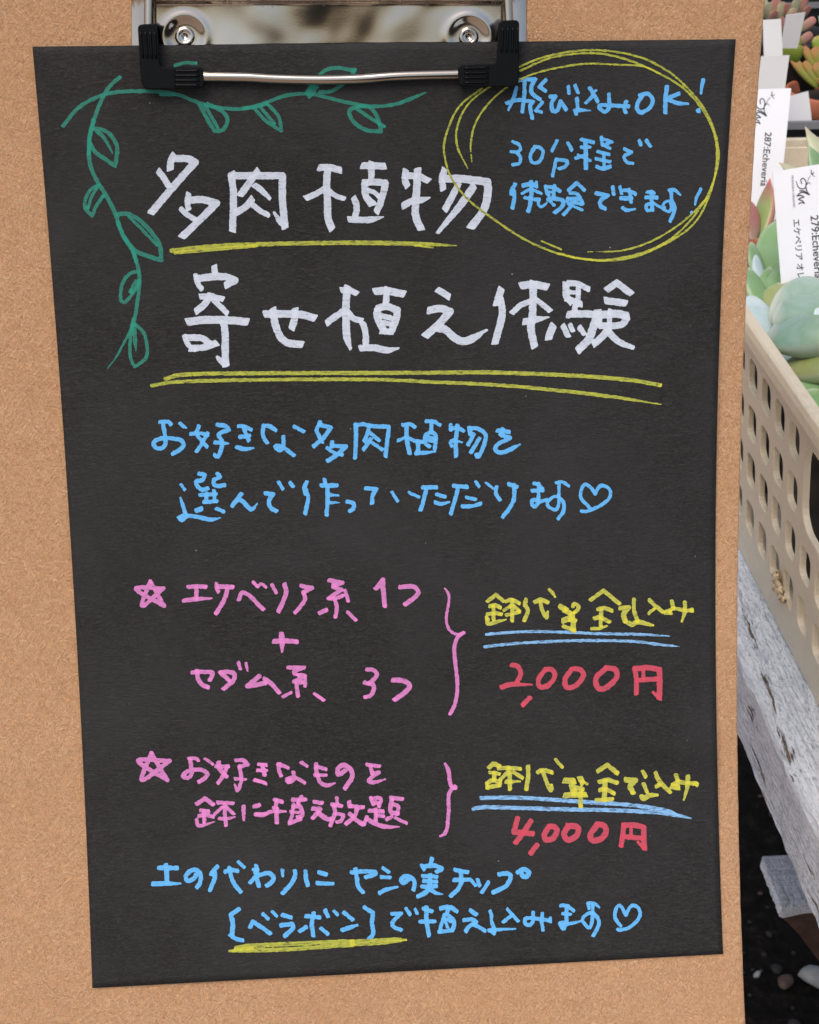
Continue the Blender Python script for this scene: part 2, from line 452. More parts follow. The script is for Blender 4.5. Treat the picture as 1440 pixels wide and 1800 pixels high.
INK_TEXT = """
# title_lettering white
@ title_lettering white 9 250 250
110 500,210 455,300 445,420
115 510,260 700,260 840,315! 480,720 150,1110
100 260,460 340,560 420,690
90 735,820 715,930 735,1060
115 740,920 960,910 1180,965! 900,1240 640,1490
85 620,1060 720,1150 850,1230
@ title_lettering white 9 390 250
110 150,500 185,800 180,1100 170,1390
115 170,530 550,530 960,530! 960,900 1000,1340
90 1000,1330 920,1250 830,1110,40
110 570,460 430,650 300,830
95 520,680 630,760 760,890,60
110 480,900 380,1020 220,1120
85 490,990 600,1080 730,1150
@ title_lettering white 9 520 250
110 380,400 540,400 700,440
115 500,420 490,700 505,1000 510,1200 570,1360
95 450,740 330,810 170,880
80 510,750 620,840 760,890
110 1060,370 1200,370 1400,380
95 1200,330 1195,560
110 1090,650 1110,850 1200,980
105 1090,640 1250,630 1420,640! 1400,750 1340,960 1280,1100
76 1150,755 1250,800 1310,860
84 1150,890 1230,970
100 920,890 965,1010 940,1190
100 850,1220 1050,1230 1200,1220 1390,1180,20
@ title_lettering white 7.2 680 250
80 240,360 230,470 260,550
85 230,425 400,430 520,485
95 390,350 380,600 360,850 380,980 430,1090
85 210,800 330,740 440,730 545,700,20
80 730,350 700,470 715,590
100 710,460 950,465 1270,500! 1280,620 1230,850 1070,1070
85 900,540 830,680 740,850
95 1100,560 930,800 650,1140,50
@ title_lettering white 9 310 450
95 600,170 610,270
80 310,310 330,420 400,520
115 340,360 550,330 780,330 930,385! 790,460
100 390,640 550,650 730,680
110 540,610 450,760 320,870
90 600,700 700,800 800,900
125 190,1040 450,1010 800,1015 1110,1040
115 750,1060 775,1250 775,1500 780,1720
90 790,1730 700,1650 650,1600,50
80 130,1270 200,1420 300,1480
105 180,1290 400,1300 530,1380
105 230,1460 450,1440 630,1380
@ title_lettering white 9 450 480
120 150,650 400,645 700,655 920,710
115 270,580 305,800 370,980 490,1100 720,1130
110 620,580 610,720 570,870
@ title_lettering white 9 590 480
95 100,270 220,270 330,320
118 190,230 170,400 165,700 180,1000 235,1200,50
105 150,590 -20,700 -130,785
90 200,620 290,720 410,750
100 430,790 470,920 480,1130
105 400,1190 600,1180 800,1220 1000,1190,25
120 630,290 800,280 1070,330
100 820,250 795,480
110 660,570 660,700 760,900
110 660,560 800,530 980,585! 960,720 880,930
85 720,670 900,720
80 740,780 880,810
100 730,920 880,930
@ title_lettering white 9 730 480
105 360,270 440,310 530,370
120 220,590 400,560 550,610! 370,810 170,990
125 350,870 480,900 620,1020 750,1080 900,1040 1130,900,40
@ title_lettering white 5.143 850 470
65 160,200 120,330
65 150,280 170,400 150,520 105,680
70 345,165 450,155 570,175
68 450,140 445,400 430,550 460,710
50 440,300 340,340 260,410
50 470,290 540,340 600,390
60 370,490 470,475 590,450,15
60 745,150 750,260 790,310
55 760,140 850,150 950,195
48 860,180 850,340
40 760,222 860,230
58 760,285 880,330
50 830,330 825,400
66 770,425 900,420 1050,430
72 1030,400 1000,520 950,650 860,745
68 630,530 600,600 590,640
52 720,530 765,620
44 785,520 805,570
48 870,545 910,600
60 1120,200 1205,140! 1330,235
64 1110,300 1280,325
72 1050,430 1200,420 1300,440
60 1300,450 1240,520 1050,530
60 1050,440 1040,500
44 1145,390 1135,560
64 1120,560 1080,620 1000,690
58 1120,570 1220,670 1350,725,40
@ note_lettering blue 7.2 880 120
52 230,150 340,140 440,140! 390,230 400,320 500,390
50 305,170 300,350 275,550
45 205,245 165,370 100,530,30
52 75,440 230,400 410,425! 375,480 400,630
46 575,145 490,232! 570,285
42 530,430 445,535! 520,555
52 630,360 695,355! 650,440 660,540 720,530 760,420! 830,520
44 860,230 865,320
48 945,220 980,310
50 1130,250 1180,330 1230,420
42 1190,330 1080,440
40 1175,310 1210,280
50 965,380 980,520
52 940,540 1010,530 1140,535,15
46 945,550 955,580
50 1370,330 1375,440 1365,520 1310,550 1245,490 1290,465 1500,475 1620,480
@ note_lettering blue 7.2 1060 120
48 295,420 270,500 290,560
52 470,345 560,320 630,390 600,490 490,560 430,510 450,420 500,350
55 810,235 790,400 790,560
52 960,320 800,390! 950,440 1080,450,30
55 1265,150 1240,320,30
58 1205,530 1207,540
@ note_lettering blue 5.143 880 220
30 110,150 165,175 180,215 150,245 95,240
30 150,250 180,290 170,345 110,360
32 310,195 270,270 285,335 350,330 385,250 360,205 310,195
32 510,140 465,235
30 610,160 645,225
30 505,305 470,460
32 505,310 600,325 590,370 530,395
35 730,130 840,155
40 770,140 770,390
30 730,200 810,200
32 680,300 780,265
28 700,270 810,320
28 910,110 920,180
28 910,120 1010,150! 920,185
28 920,180 990,210
30 880,240 980,265
32 935,250 935,390
32 865,305 990,330
36 870,375 930,395 990,375
32 1120,215 1185,245! 1120,280 1140,335 1195,345
32 1255,140 1270,180
34 1320,140 1355,190
@ note_lettering blue 7.2 880 300
50 185,170 140,250 140,300
52 165,260 175,350 150,470
62 290,185 380,175 450,190
36 455,140 460,210
52 385,140 390,300 370,450 350,510
40 370,230 275,290
42 400,235 515,290
48 310,340 400,360 490,365
36 490,370 480,430 520,460 590,400,20
45 570,195 590,290 610,310
50 570,205 680,215 750,260
48 680,190 670,340
28 600,262 650,272
54 600,360 700,355 790,380 780,450 690,530
38 620,380 680,440
48 860,245 970,155! 1060,245
44 880,285 960,290 1005,340
44 845,360 860,420 940,400
50 850,355 1000,360 1040,420
40 900,400 1040,425
46 900,430 860,490 800,555
35 920,450 1035,500
52 1210,285 1360,315! 1265,380 1270,450 1325,480
@ note_lettering blue 7.2 1060 300
48 125,205 135,300
40 215,205 235,290
48 265,245 330,255 410,295
58 230,350 360,350
44 330,235 350,330 355,400
48 250,470 300,500 410,485,20
42 560,270 650,280
54 550,335 680,340
46 610,265 625,500
42 625,420 550,430 560,505 620,490
36 640,410 740,470 840,520 865,440 830,380 760,430 780,470
46 840,250 900,240 980,310,25
46 865,280 870,370 910,480 850,640
40 1240,235 1190,330 1165,430,25
46 1122,528 1126,532
@ oval_ring yellow 2.769 770 70
10 215,235 100,330 35,480 35,580 70,680 150,780 260,865 420,970 600,1045 800,1075 960,1055 1130,980 1250,890 1320,760 1355,620 1350,480 1300,360 1200,240 1060,155 900,90 750,65 560,85 400,150
10 145,625,5 95,520 95,420 150,310 270,215 400,130 560,73 750,50 950,75 1100,140 1220,240 1310,360 1360,500 1360,620 1300,780 1180,930 1040,1020 850,1068 700,1065 590,1040
9 165,595,4 160,500 190,390 270,285 370,210 500,155 700,118 850,120 1000,130 1080,165
9 1310,770 1200,880 1050,975 900,1025 730,1032,3
9 505,980 600,1020
@ title_underline yellow 2.25 250 400
17 116,92 250,77 400,68 800,60 1100,65 1245,72,4
14 130,100 300,85 450,72
10 1080,70 1160,82,3
@ title_underline yellow 1 0 0
7 291,666 330,658 472,656 650,655.5 760,655 848,654.5 935,657 1022,661 1110,668.5 1161,677
6.3 267,678 317,671 472,667.5 650,667 760,671.5 877,677 993,687.5 1081,698 1162,711,1.5
@ leaf_vine green 4 100 80
27 45,565 150,440 280,365 400,330 560,322 720,325 850,345 980,395 1100,430 1250,447 1380,435 1480,410
25 730,345 830,345
25 830,140 900,122 980,125
28 1000,410 1060,520 1110,600! 1170,590 1200,520 1160,460 1060,410
24 1040,420 1130,575
27 445,222 380,280 325,360 280,470 250,570 232,660 225,760
@ leaf_vine green 4 430 80
26 0,440 100,420 280,355 420,338 500,345 700,395 900,428 1050,415 1180,370 1285,325,6
24 70,440 150,530 260,600! 240,500 170,420
24 110,430 210,550
28 440,340 470,280 560,180 650,158 770,175
28 530,325 600,325 680,280 750,220 775,170
60 450,340 490,290
28 800,430 735,460 770,540 860,595 960,605! 940,520 890,440 800,425
24 790,445 900,520 985,570
@ leaf_vine green 7.2 130 210
50 230,110 330,120 450,180 540,320 545,450 520,590! 380,490 270,410 210,310
48 270,130 380,230 490,430,18
52 250,0 200,200 190,380 210,580 300,790 420,980 530,1210 590,1400 740,1650 790,1800
46 320,830 220,880 150,1000 145,1120 230,1220! 280,1100 370,970
44 290,870 220,990 180,1120
55 550,1200 700,1200 850,1290 1000,1450 1090,1600 1105,1780! 940,1730 780,1660 640,1500 560,1300
40 700,1230 900,1430 1050,1590
@ leaf_vine green 7.5 160 430
50 550,60 600,220 640,400 635,580 610,780 580,960 540,1100 470,1230,35 340,1470,25 215,1640,8
45 630,360 540,370 440,460 395,600 395,740! 450,760 540,660 610,560 640,480
70 600,500 530,620
45 600,1060 700,1170 740,1350 720,1500 580,1610! 530,1520 515,1350 530,1150 560,980
60 570,1050 580,1250 595,1400,15
@ description_lettering blue 6 255 730
45 160,70 245,68 272,95
45 190,90 210,200 215,300 180,345 120,345 90,290 160,245 260,240 370,260 410,310 370,360 290,405
40 370,85 400,112 440,135,15
42 570,115 545,195 600,270 655,330
42 660,190 600,300 545,380
42 485,195 570,190 660,205
45 765,100 850,115 885,155! 780,200 815,280 800,370 770,435 735,420
45 740,285 800,290 880,298,20
42 985,115 1040,115 1120,150
42 1000,230 1100,215
42 1040,120 1060,190 1095,265
48 970,335 1040,355 1145,345,20
42 1245,110 1320,115 1375,155
42 1255,120 1240,190 1260,250 1290,290
@ description_lettering blue 6 475 730
38 0,125 60,160
40 255,120 355,170
42 140,225 140,330 110,370 65,350 65,320 130,335 180,370 250,420
42 525,70 510,110 490,155 540,270 565,295,10
45 520,100 640,130! 560,240 460,325
45 655,285 650,330
45 650,320 800,330! 700,420 610,480
38 600,345 680,395 760,420
45 905,95 905,280 895,450
45 900,105 980,95 1090,115 1250,120! 1240,240 1215,430
42 1050,110 1010,240 990,270
40 1060,190 1150,265
42 1060,250 1020,310 985,360
38 1060,280 1180,360
@ description_lettering blue 6 690 730
42 110,100 190,95 235,125
46 150,100 150,240 180,400
35 140,230 60,265
38 170,240 240,270 310,280
45 270,270 270,390
42 250,400 340,395 455,380,15
40 355,65 430,65 500,100
42 410,80 410,160
42 400,175 350,210 345,290 390,330
42 400,175 450,200 455,290 445,355
35 370,225 440,245 380,262 440,280
38 612,100 615,155
40 610,150 680,130 750,165
45 685,110 670,260 670,430
40 610,290 640,265 735,285,18
35 610,290 625,325
45 810,130 820,200
45 810,140 900,140 980,200 970,300 910,435 885,415
42 860,200 800,310
42 920,240 830,390
45 1110,160 1230,175
55 1165,150 1150,200
45 1150,210 1240,240! 1120,300 1085,350 1120,390 1200,380 1280,340 1355,305,10
@ description_lettering blue 6 300 820
35 110,190 150,245
40 105,330,25 130,410 155,490
80 110,552 130,540
70 110,545 160,520
45 160,515 280,530 420,560 525,540,15
45 300,75 360,90 330,145 270,160 290,215 340,245 390,230
45 495,75 520,110 460,140 460,190 510,205 570,195
40 310,300 480,290
40 380,280 370,380
40 460,255 465,370
42 350,375 490,365
55 275,465 322,448
40 485,445 560,475
48 745,290 650,415
48 700,360 750,360 850,450 915,390,15
45 1000,285 1080,290! 1035,370 1060,440 1115,470
38 1140,165 1185,235
40 1260,170 1290,210
@ description_lettering blue 6 520 820
45 115,165 90,230 105,290
45 110,250 130,340 100,495
40 305,135 310,180
46 270,200 435,200
45 335,210 335,340 325,510
42 350,300 450,305,20
40 350,380 460,382,15
45 545,370 610,390 610,440 570,470
46 740,230 850,240! 810,310 805,385
36 1015,270 1075,365
34 1195,275 1300,322
@ description_lettering blue 6.545 700 820
50 285,240 440,240
48 325,260 290,400 260,500
46 445,320 540,350
48 430,415 500,430 590,410,25
50 640,222 790,235
48 690,240 650,400 605,540
42 785,355 890,380
46 740,460 850,455 950,425
38 895,175 930,230
32 1010,185 1090,250
46 1130,235 1125,310 1170,385
48 1275,205 1365,235
46 1330,210 1335,340 1300,450 1205,580
@ description_lettering blue 6.545 890 820
40 320,195 370,200
55 370,205 390,240 410,255
45 300,280 420,275
42 375,200 370,400
45 370,390 300,390 300,440 340,460 375,410 465,385
36 575,190 640,175 720,225
38 610,200 605,330 605,430 570,500 490,465 475,410 550,345 600,350
42 600,340 660,420 660,510 600,600
40 950,465 860,360 870,250 910,205 970,240 1025,315! 1080,225 1150,230 1200,290 1180,370 1100,440 950,510 865,515
@ star_mark#1 pink 6 230 1010
44 205,70 350,330! 55,150 345,145! 120,330 205,70
@ option_lettering#1 pink 6 230 1010
44 605,130 700,122 790,130
44 695,140 692,250
46 560,275 700,258 855,250,18
40 905,95 905,140 925,180
48 920,125 1075,130
46 1020,150 1000,230 950,330 900,410
44 1140,265 1175,190 1250,220 1340,310 1395,365
36 1290,80 1340,130
@ option_lettering#1 pink 4.5 440 1010
26 25,60 60,95
24 60,95 85,72 125,100
28 170,80 205,145
36 270,80 285,130 265,200 225,290
34 405,90 490,105! 420,140
34 420,140 435,190 400,250 355,300
34 625,45 730,65! 660,85
34 655,95 720,120! 620,190
30 640,190 700,180 735,165
32 670,195 685,260 675,335
28 750,125 775,210
34 550,305 605,280
28 770,295 835,360
36 995,110 1050,40! 1055,150 1065,250
36 1185,98 1290,95 1330,140 1290,190 1225,235
@ option_lettering#1 pink 6 320 1100
52 970,165 1070,160 1210,165
56 1050,85 1055,180 1055,275,25
44 110,490 230,485 325,500 295,570
48 160,475 170,560 210,620 275,648
44 400,490 460,540 500,580
46 410,490 500,485 555,510 540,580 440,665
36 595,390 615,455
34 675,395 690,475,20
50 815,530 690,635! 780,625 880,600
46 870,560 940,610 1025,705
42 1120,440 1290,440! 1180,490 1230,520
44 1230,520 1290,530 1180,590! 1270,600
36 1300,530 1298,640
44 1205,600 1225,740
36 1065,750 1150,705
34 1395,715 1480,775
@ option_lettering#1 pink 4.8 540 1160
28 62,285 140,340
36 505,80 560,85 590,125 540,185 520,195! 550,200 565,240 540,295 490,315
34 485,190 525,200
42 725,170 810,175 865,215 830,270 740,335
@ brace_mark#1 pink 6.92 760 1020
34 150,95,20 190,150 205,220 185,360 170,480 200,590 270,650 330,655 390,640
46 375,640 310,690 275,780 270,900 290,1080 305,1250 300,1380 270,1520 220,1625
@ inclusion_lettering#1 yellow 7.2 840 1020
46 125,265 230,180! 325,265
48 155,325 220,315 285,345
44 200,320 200,500
48 125,430 220,415 295,430
46 115,470 130,550 230,530 360,495,15
42 110,465 130,500
46 360,265 430,245 525,290
40 330,385 420,320
48 435,250 435,510
40 450,320 520,385
44 365,440 440,425 530,400
48 610,240 600,310 635,380 590,510
50 725,275 800,245 885,280
46 790,270 810,360 870,475 885,400,30
40 905,115 950,165 980,210,25
60 1045,330 1120,370
44 1205,330 1220,295 1275,330 1260,380 1220,410
60 1100,380 1190,430
70 1080,510 1200,470
60 1200,440 1215,640
44 1085,580 1190,625
46 1160,500 1240,510
@ inclusion_lettering#1 yellow 6.545 1020 1020
44 120,225 270,120! 450,270
42 205,330 270,320 365,350
44 245,330 235,520
44 165,440 240,430 335,480
40 135,555 220,555 305,525,25
54 465,320 560,315! 500,390 520,470
42 620,220 620,350 660,470
54 560,490 600,510 670,480 840,520,28
42 795,225 860,290 950,365
36 790,380 850,330
62 985,365 1040,365
40 1040,340 1100,325 1180,340 1290,350
44 1055,240 1075,320
42 1205,250 1205,350 1170,475,26
44 1280,335 1285,355
@ price_underline#1 blue 1 0 0
5 855,1115 870,1113.5 900,1111.5 940,1110 1000,1111.5 1060,1114 1120,1115 1177,1118,2
5 852,1137.5 880,1133.5 930,1129.5 1000,1126.5 1060,1126 1120,1128 1160,1133 1194,1136.5,1.5
@ price_lettering#1 red 4.5 870 1150
38 135,85 180,95 205,150 180,215
42 55,260 130,240 295,240,12
38 275,345 222,400
38 400,120 345,200 360,260 430,240 475,170 450,120 400,120
40 610,115 555,200 575,265 650,240 700,165 670,120 610,115
42 880,110 800,190 820,270 890,260 965,180 950,120 880,110
38 1105,115 1120,200 1120,310
44 1110,115 1200,105 1300,120! 1305,200 1300,350
36 1300,345 1250,300,20
38 1130,205 1290,195
30 1175,115 1175,195
@ star_mark#2 pink 6 230 1310
46 218,85 385,370! 80,165 410,165! 120,365 218,85
@ option_lettering#2 pink 6 230 1310
38 610,140 690,140 715,165
44 630,150 640,250 640,310 600,345 550,325 580,285 660,260 760,265 810,310 770,355 720,385
34 785,140 865,200
46 930,180 930,240 1010,330
42 1020,220 980,310 920,400
42 900,220 1030,225
40 1110,160 1190,160 1235,205! 1145,225
40 1145,225 1165,320 1160,400 1125,475 1095,415,20
38 1100,355 1215,360,26
@ option_lettering#2 pink 6 230 1310
40 1350,200 1430,210
40 1340,265 1420,265
44 1385,205 1400,260 1410,315
40 1310,365 1420,400
@ option_lettering#2 pink 4.8 440 1320
28 70,115 135,115
26 60,160 140,165
30 95,115 125,205
28 40,245 135,275
32 235,110 320,140
34 245,110 240,150 260,210
28 430,95 480,130
30 365,180 370,240 320,265 310,235 380,225 460,270
38 325,245 330,262
34 555,110 560,180 590,260 650,290 715,270,12
32 560,130 640,155
30 545,205 640,205
40 800,165 745,200 740,150 790,120 850,160 860,220 830,270 800,315
32 985,115 1090,130
34 1015,130 1030,190
34 1030,195 1085,180! 1000,245 1040,265 1140,238,14
@ option_lettering#2 pink 6 230 1310
46 700,618 785,560! 870,625
40 740,685 820,695
42 720,745 800,735 870,755
40 770,690 775,810
38 695,785 720,850 890,805,15
42 920,605 1080,610
40 990,620 995,740 1005,845
38 885,725 970,650
38 1010,650 1085,725
38 935,770 1000,775 1100,755,18
42 1190,645 1190,740 1195,790,25
46 1300,645 1355,630
42 1315,730 1430,720,24
@ option_lettering#2 pink 4.8 440 1320
34 45,535 110,540 185,510 300,510,20
34 205,410 270,430
36 220,420 220,510 225,605
30 195,480 230,490
36 360,410 465,410
32 430,385 405,440
30 365,450 355,540 330,600
36 365,470 420,470 440,540 400,560
26 340,510 410,520
34 330,610 425,575
36 540,430 605,440
38 530,485 590,490! 530,565
40 570,520 640,570 690,575
30 730,395 735,450
34 690,450 770,465
34 705,460 715,520 675,630
30 720,530 785,540 765,590 730,600
36 835,430 840,470
34 850,465 955,475
36 900,490 880,550 810,615
36 840,530 890,580 950,620
34 1015,395 1040,450
32 1020,400 1100,400 1085,470
30 1030,430 1080,440
36 1005,505 1120,510
32 1060,490 1060,590
30 1065,545 1125,550
34 985,560 960,620
38 985,575 1060,615 1150,640 1260,640,10
34 1185,395 1285,405
38 1195,410 1185,510 1245,530
32 1210,450 1250,470 1240,530
30 1195,555 1150,580
28 1225,565 1320,610
@ brace_mark#2 pink 10.59 760 1320
76 235,240,50 290,330 315,440 325,560 350,650
70 430,680 360,710 310,800 300,950 305,1100 290,1300 275,1450 220,1550 145,1585,35
90 430,670 420,690
@ inclusion_lettering#2 yellow 6.545 820 1320
50 265,190 310,150 375,175
44 370,200 480,195 620,205
40 270,245 380,265
48 320,250 320,330
46 240,370 300,340 390,360
46 240,420 380,395
40 235,370 245,430
46 490,200 500,300 500,440
42 480,240 390,330
42 540,240 645,310
44 460,355 620,350,22
46 710,180 710,300 690,440
46 825,245 880,220 985,245
44 875,230 920,350 970,455 980,390,32
36 1025,95 1060,140 1105,185
64 1130,340 1240,345
64 1310,310 1340,370
30 1390,380 1340,350
70 1210,390 1250,490
60 1130,510 1370,500
48 1260,420 1340,440
48 1310,480 1315,640
@ inclusion_lettering#2 yellow 6.26 1020 1320
46 195,220 300,155! 410,245
46 215,340 300,320 405,350
52 275,330 265,540
46 220,430 280,420 370,465
40 175,540 355,530
56 505,320 610,325! 550,390 580,460
40 690,225 720,285
40 700,360 735,450
54 680,500 700,525 760,490 850,485,30
44 830,245 880,340 990,455
44 840,390 880,365
62 1010,390 1080,400
44 1020,370 1080,340 1150,350 1280,360
44 1055,265 1075,330
44 1185,280 1180,390 1140,540,22
50 1270,355 1285,365
@ price_underline#2 blue 1 0 0
7 846,1403 880,1402 930,1403 990,1407 1040,1410.5 1090,1413.5 1140,1419 1175,1426 1195,1434,3
7 832,1422 850,1419 900,1420 970,1422 1040,1423.5 1100,1425 1160,1428.5 1190,1433 1215,1438.5,1.5
@ price_lettering#2 red 5.143 880 1420
48 155,95 120,220! 190,225 290,235
48 275,120 215,210 140,315
48 330,335 275,410
50 440,170 395,240 415,290 480,270 510,200 480,170 440,170
52 610,165 575,240 610,290 690,250 700,180 660,165 610,165
54 880,145 815,240 830,295 910,280 955,210 930,160 880,150
46 1115,160 1105,250 1090,340
50 1115,160 1200,155 1295,175! 1295,270 1300,370
36 1295,365 1240,305,22
44 1120,260 1280,275
34 1180,175 1180,265
@ footer_lettering blue 6 255 1490
50 150,212 250,212 340,215
48 220,185 230,280 230,370
50 85,380 200,378 375,378,22
46 545,280 510,330 450,350 430,310 470,250 540,235 590,290 580,370 550,420
46 765,200 725,240 700,280
46 735,250 735,320 685,450
46 845,255 900,235 975,245
46 890,210 905,290 940,380 1010,465
36 985,150 1045,205
48 1175,195 1165,260
40 1140,230 1190,230
46 1180,240 1180,320 1200,405
44 1180,290 1110,370
48 1150,320 1220,285 1310,270 1355,320 1330,370 1285,400
@ footer_lettering blue 6 470 1490
44 160,240 165,305,22
46 290,245 295,290 260,370 165,480
46 405,250 410,330 430,395
48 545,262 620,280
50 530,375 695,380,36
46 885,262 1000,250 1140,255! 1140,280 1040,312
46 930,225 945,330 960,410 1010,470
38 1220,215 1280,260
40 1205,310 1295,315
46 1185,475 1260,440 1375,415,22
@ footer_lettering blue 5.538 690 1490
42 165,300 110,345 85,320 110,280 170,285 215,330 205,410
44 385,110 375,145
36 285,170 310,215
44 300,185 400,175 480,205 430,235
40 295,275 430,285
40 305,325 430,330
42 290,380 425,375
44 365,265 360,380 330,430 250,475
36 360,400 420,440 490,455,15
40 610,215 730,240
40 665,240 670,310
40 600,315 740,310
42 680,320 640,400 570,470
32 755,305 810,370
38 830,310 850,370
38 935,335 870,435
44 1040,260 1110,250 1150,280 1110,370 980,435
46 1220,240 1280,210 1330,240 1310,280 1270,280 1255,245
@ footer_lettering blue 6 380 1570
48 240,170 155,230! 175,320 170,430
44 150,440 210,480 280,498
46 360,360 385,300! 480,360 570,425
40 495,220 550,270
36 595,195 640,240
46 700,230 790,255
48 685,340 800,325! 810,370 725,450
46 885,400 950,360
46 950,240 1090,255
46 1030,210 1010,320 1025,445
40 1105,370 1180,430
42 1150,180 1180,245
36 1245,190 1280,225
44 1350,205 1440,280
46 1335,390 1420,360 1490,335,28
@ footer_lettering blue 6 590 1570
44 305,150 395,210! 385,310 395,430 340,500
44 595,220 690,215! 600,310 620,360 690,388
38 745,165 785,225
36 840,170 862,215
44 925,165 1015,190
46 960,150 960,300 985,445
40 890,300 1050,298
46 1110,160 1200,145 1280,190
44 1190,160 1180,210
40 1150,230 1115,330 1100,410
46 1170,220 1230,270 1250,330 1230,390
36 1145,260 1180,360
34 1170,270 1220,300
40 1090,410 1240,390
@ footer_lettering blue 6.857 790 1570
52 255,210 320,255
50 180,325 280,315 325,350
50 320,355 240,400 200,460
46 290,380 360,410 430,455
44 490,215 510,270 510,340 540,420
50 480,450 560,440 800,430,12
60 510,450 540,480
42 700,195 760,260 830,335
44 770,265 720,290 650,350
44 1010,230 1010,330 970,385 915,370 915,310 980,300 1080,310 1200,330
44 1120,245 1115,350 1130,445
44 1215,300 1215,345
@ footer_lettering blue 6.857 950 1570
44 245,150 320,150 400,210
40 270,245 370,255
46 315,165 315,350
40 320,355 235,360 260,420 290,430 310,380 400,360 490,335,26
50 255,375 270,415
44 575,120 590,185
44 580,120 650,125 710,170,24
42 630,140 630,250 625,330 595,420 530,370 510,310 560,250 620,235
46 640,240 690,300 705,380 640,510
42 970,395 905,310 905,210 940,150 980,170 1030,265! 1080,170 1130,145 1190,190 1200,270 1150,350 1060,420 960,445 935,435
@ footer_underline yellow 6 380 1570
46 210,580 300,560 500,548 700,540 1000,525 1440,510
44 140,610,20 250,605 500,600 800,590 1200,560 1440,545
36 200,595 380,585
@ footer_underline yellow 6 590 1570
40 170,510 420,500 640,485 745,495,20
30 170,545 400,535 600,515 720,500,12
"""
# ------------------------------------------------------------------ ground
def mat_soil():
    m, n, b = new_mat('dark_soil')
    v = coords(n, 'Object')
    a = noise(n, v, 70, 6, 0.7)
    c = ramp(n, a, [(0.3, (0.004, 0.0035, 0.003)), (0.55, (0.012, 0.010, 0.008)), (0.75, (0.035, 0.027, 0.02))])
    n.links.new(c.outputs[0], b.inputs['Base Color'])
    b.inputs['Roughness'].default_value = 0.95
    b.inputs['Specular IOR Level'].default_value = 0.08
    bump(n, a, b, 1.0, 0.01)
    return m
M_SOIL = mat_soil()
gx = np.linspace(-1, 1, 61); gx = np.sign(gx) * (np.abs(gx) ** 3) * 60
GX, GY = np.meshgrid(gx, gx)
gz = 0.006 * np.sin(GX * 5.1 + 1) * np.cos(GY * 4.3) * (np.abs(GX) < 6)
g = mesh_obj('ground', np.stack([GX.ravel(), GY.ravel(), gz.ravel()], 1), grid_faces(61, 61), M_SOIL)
tag(g, kind='structure')
# unseen paving added to bounce light onto the basket and into the clip's steel
def mat_added_paving():
    m, n, b = new_mat('added_brown_paving')
    v = coords(n, 'Object')
    br = n.nodes.new('ShaderNodeTexBrick')
    br.inputs['Scale'].default_value = 5.0
    br.inputs['Color1'].default_value = (0.36, 0.24, 0.165, 1); br.inputs['Color2'].default_value = (0.28, 0.175, 0.12, 1); br.inputs['Mortar'].default_value = (0.17, 0.14, 0.11, 1)
    n.links.new(v, br.inputs['Vector'])
    c = mixc(n, mathn(n, 'MULTIPLY', noise(n, v, 14, 5, 0.65), 0.5), br.outputs[0], (0.40, 0.33, 0.26))
    n.links.new(c, b.inputs['Base Color'])
    b.inputs['Roughness'].default_value = 0.85
    return m
pv_ = [W(-14, -14, 0.012), W(-14, 0.20, 0.012), W(16, 0.20, 0.012), W(16, -14, 0.012)]
tag(mesh_obj('added_paving', pv_, [(0, 1, 2, 3)], mat_added_paving(), smooth=False), kind='structure')

def pebble_mesh(name, mat, seed, sx, sy, sz):
    rg = np.random.default_rng(seed)
    bm = bmesh.new(); bmesh.ops.create_icosphere(bm, subdivisions=2, radius=1)
    dirs = rg.standard_normal((7, 3)); dirs /= np.linalg.norm(dirs, axis=1)[:, None]
    for v in bm.verts:
        c = np.array(v.co); k = 1.0
        for d_ in dirs:
            q = c @ d_
            if q > 0.62: c = c - d_ * (q - 0.62) * 0.8
        v.co = Vector((c[0] * sx, c[1] * sy, c[2] * sz))
    me = bpy.data.meshes.new(name); bm.to_mesh(me); bm.free()
    me.polygons.foreach_set('use_smooth', [True] * len(me.polygons))
    me.materials.append(mat)
    return me
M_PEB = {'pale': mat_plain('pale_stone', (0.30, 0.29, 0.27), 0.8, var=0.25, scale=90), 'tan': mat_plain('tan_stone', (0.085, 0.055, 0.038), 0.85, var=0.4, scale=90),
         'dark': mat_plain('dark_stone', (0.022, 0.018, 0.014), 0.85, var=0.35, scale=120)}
PEB = [((1430, 1713), 'pale', 0.019, 'pale grey angular stone, largest on the dark soil'),
       ((1381, 1722), 'tan', 0.012, 'tan oval pebble to the left of the pale angular stone'),
       ((1337, 1568), 'tan', 0.0034, 'small tan pebble in the shade under the bench stub'),
       ((1332, 1711), 'pale', 0.005, 'tiny pale pebble close beside the clipboard edge'),
       ]
for k, (px, kd, r, lab) in enumerate(PEB):
    o = bpy.data.objects.new('pebble', pebble_mesh('pebble', M_PEB[kd], 20 + k, r, r * 0.75, r * 0.6))
    COL.objects.link(o)
    P = onz(px[0], px[1], 0.006)
    o.location = (P[0], P[1], 0.004); o.rotation_euler = (0.2 * k, 0.3, 1.3 * k)
    tag(o, lab, 'pebble', 'pebbles on the soil')
gv, gf, go_ = [], [], 0
gm = [pebble_mesh('grit', M_PEB['dark'], 90 + k, 1, 0.8, 0.65) for k in range(3)]
gdat = [(np.array([v.co for v in me.vertices]), [tuple(p.vertices) for p in me.polygons]) for me in gm]
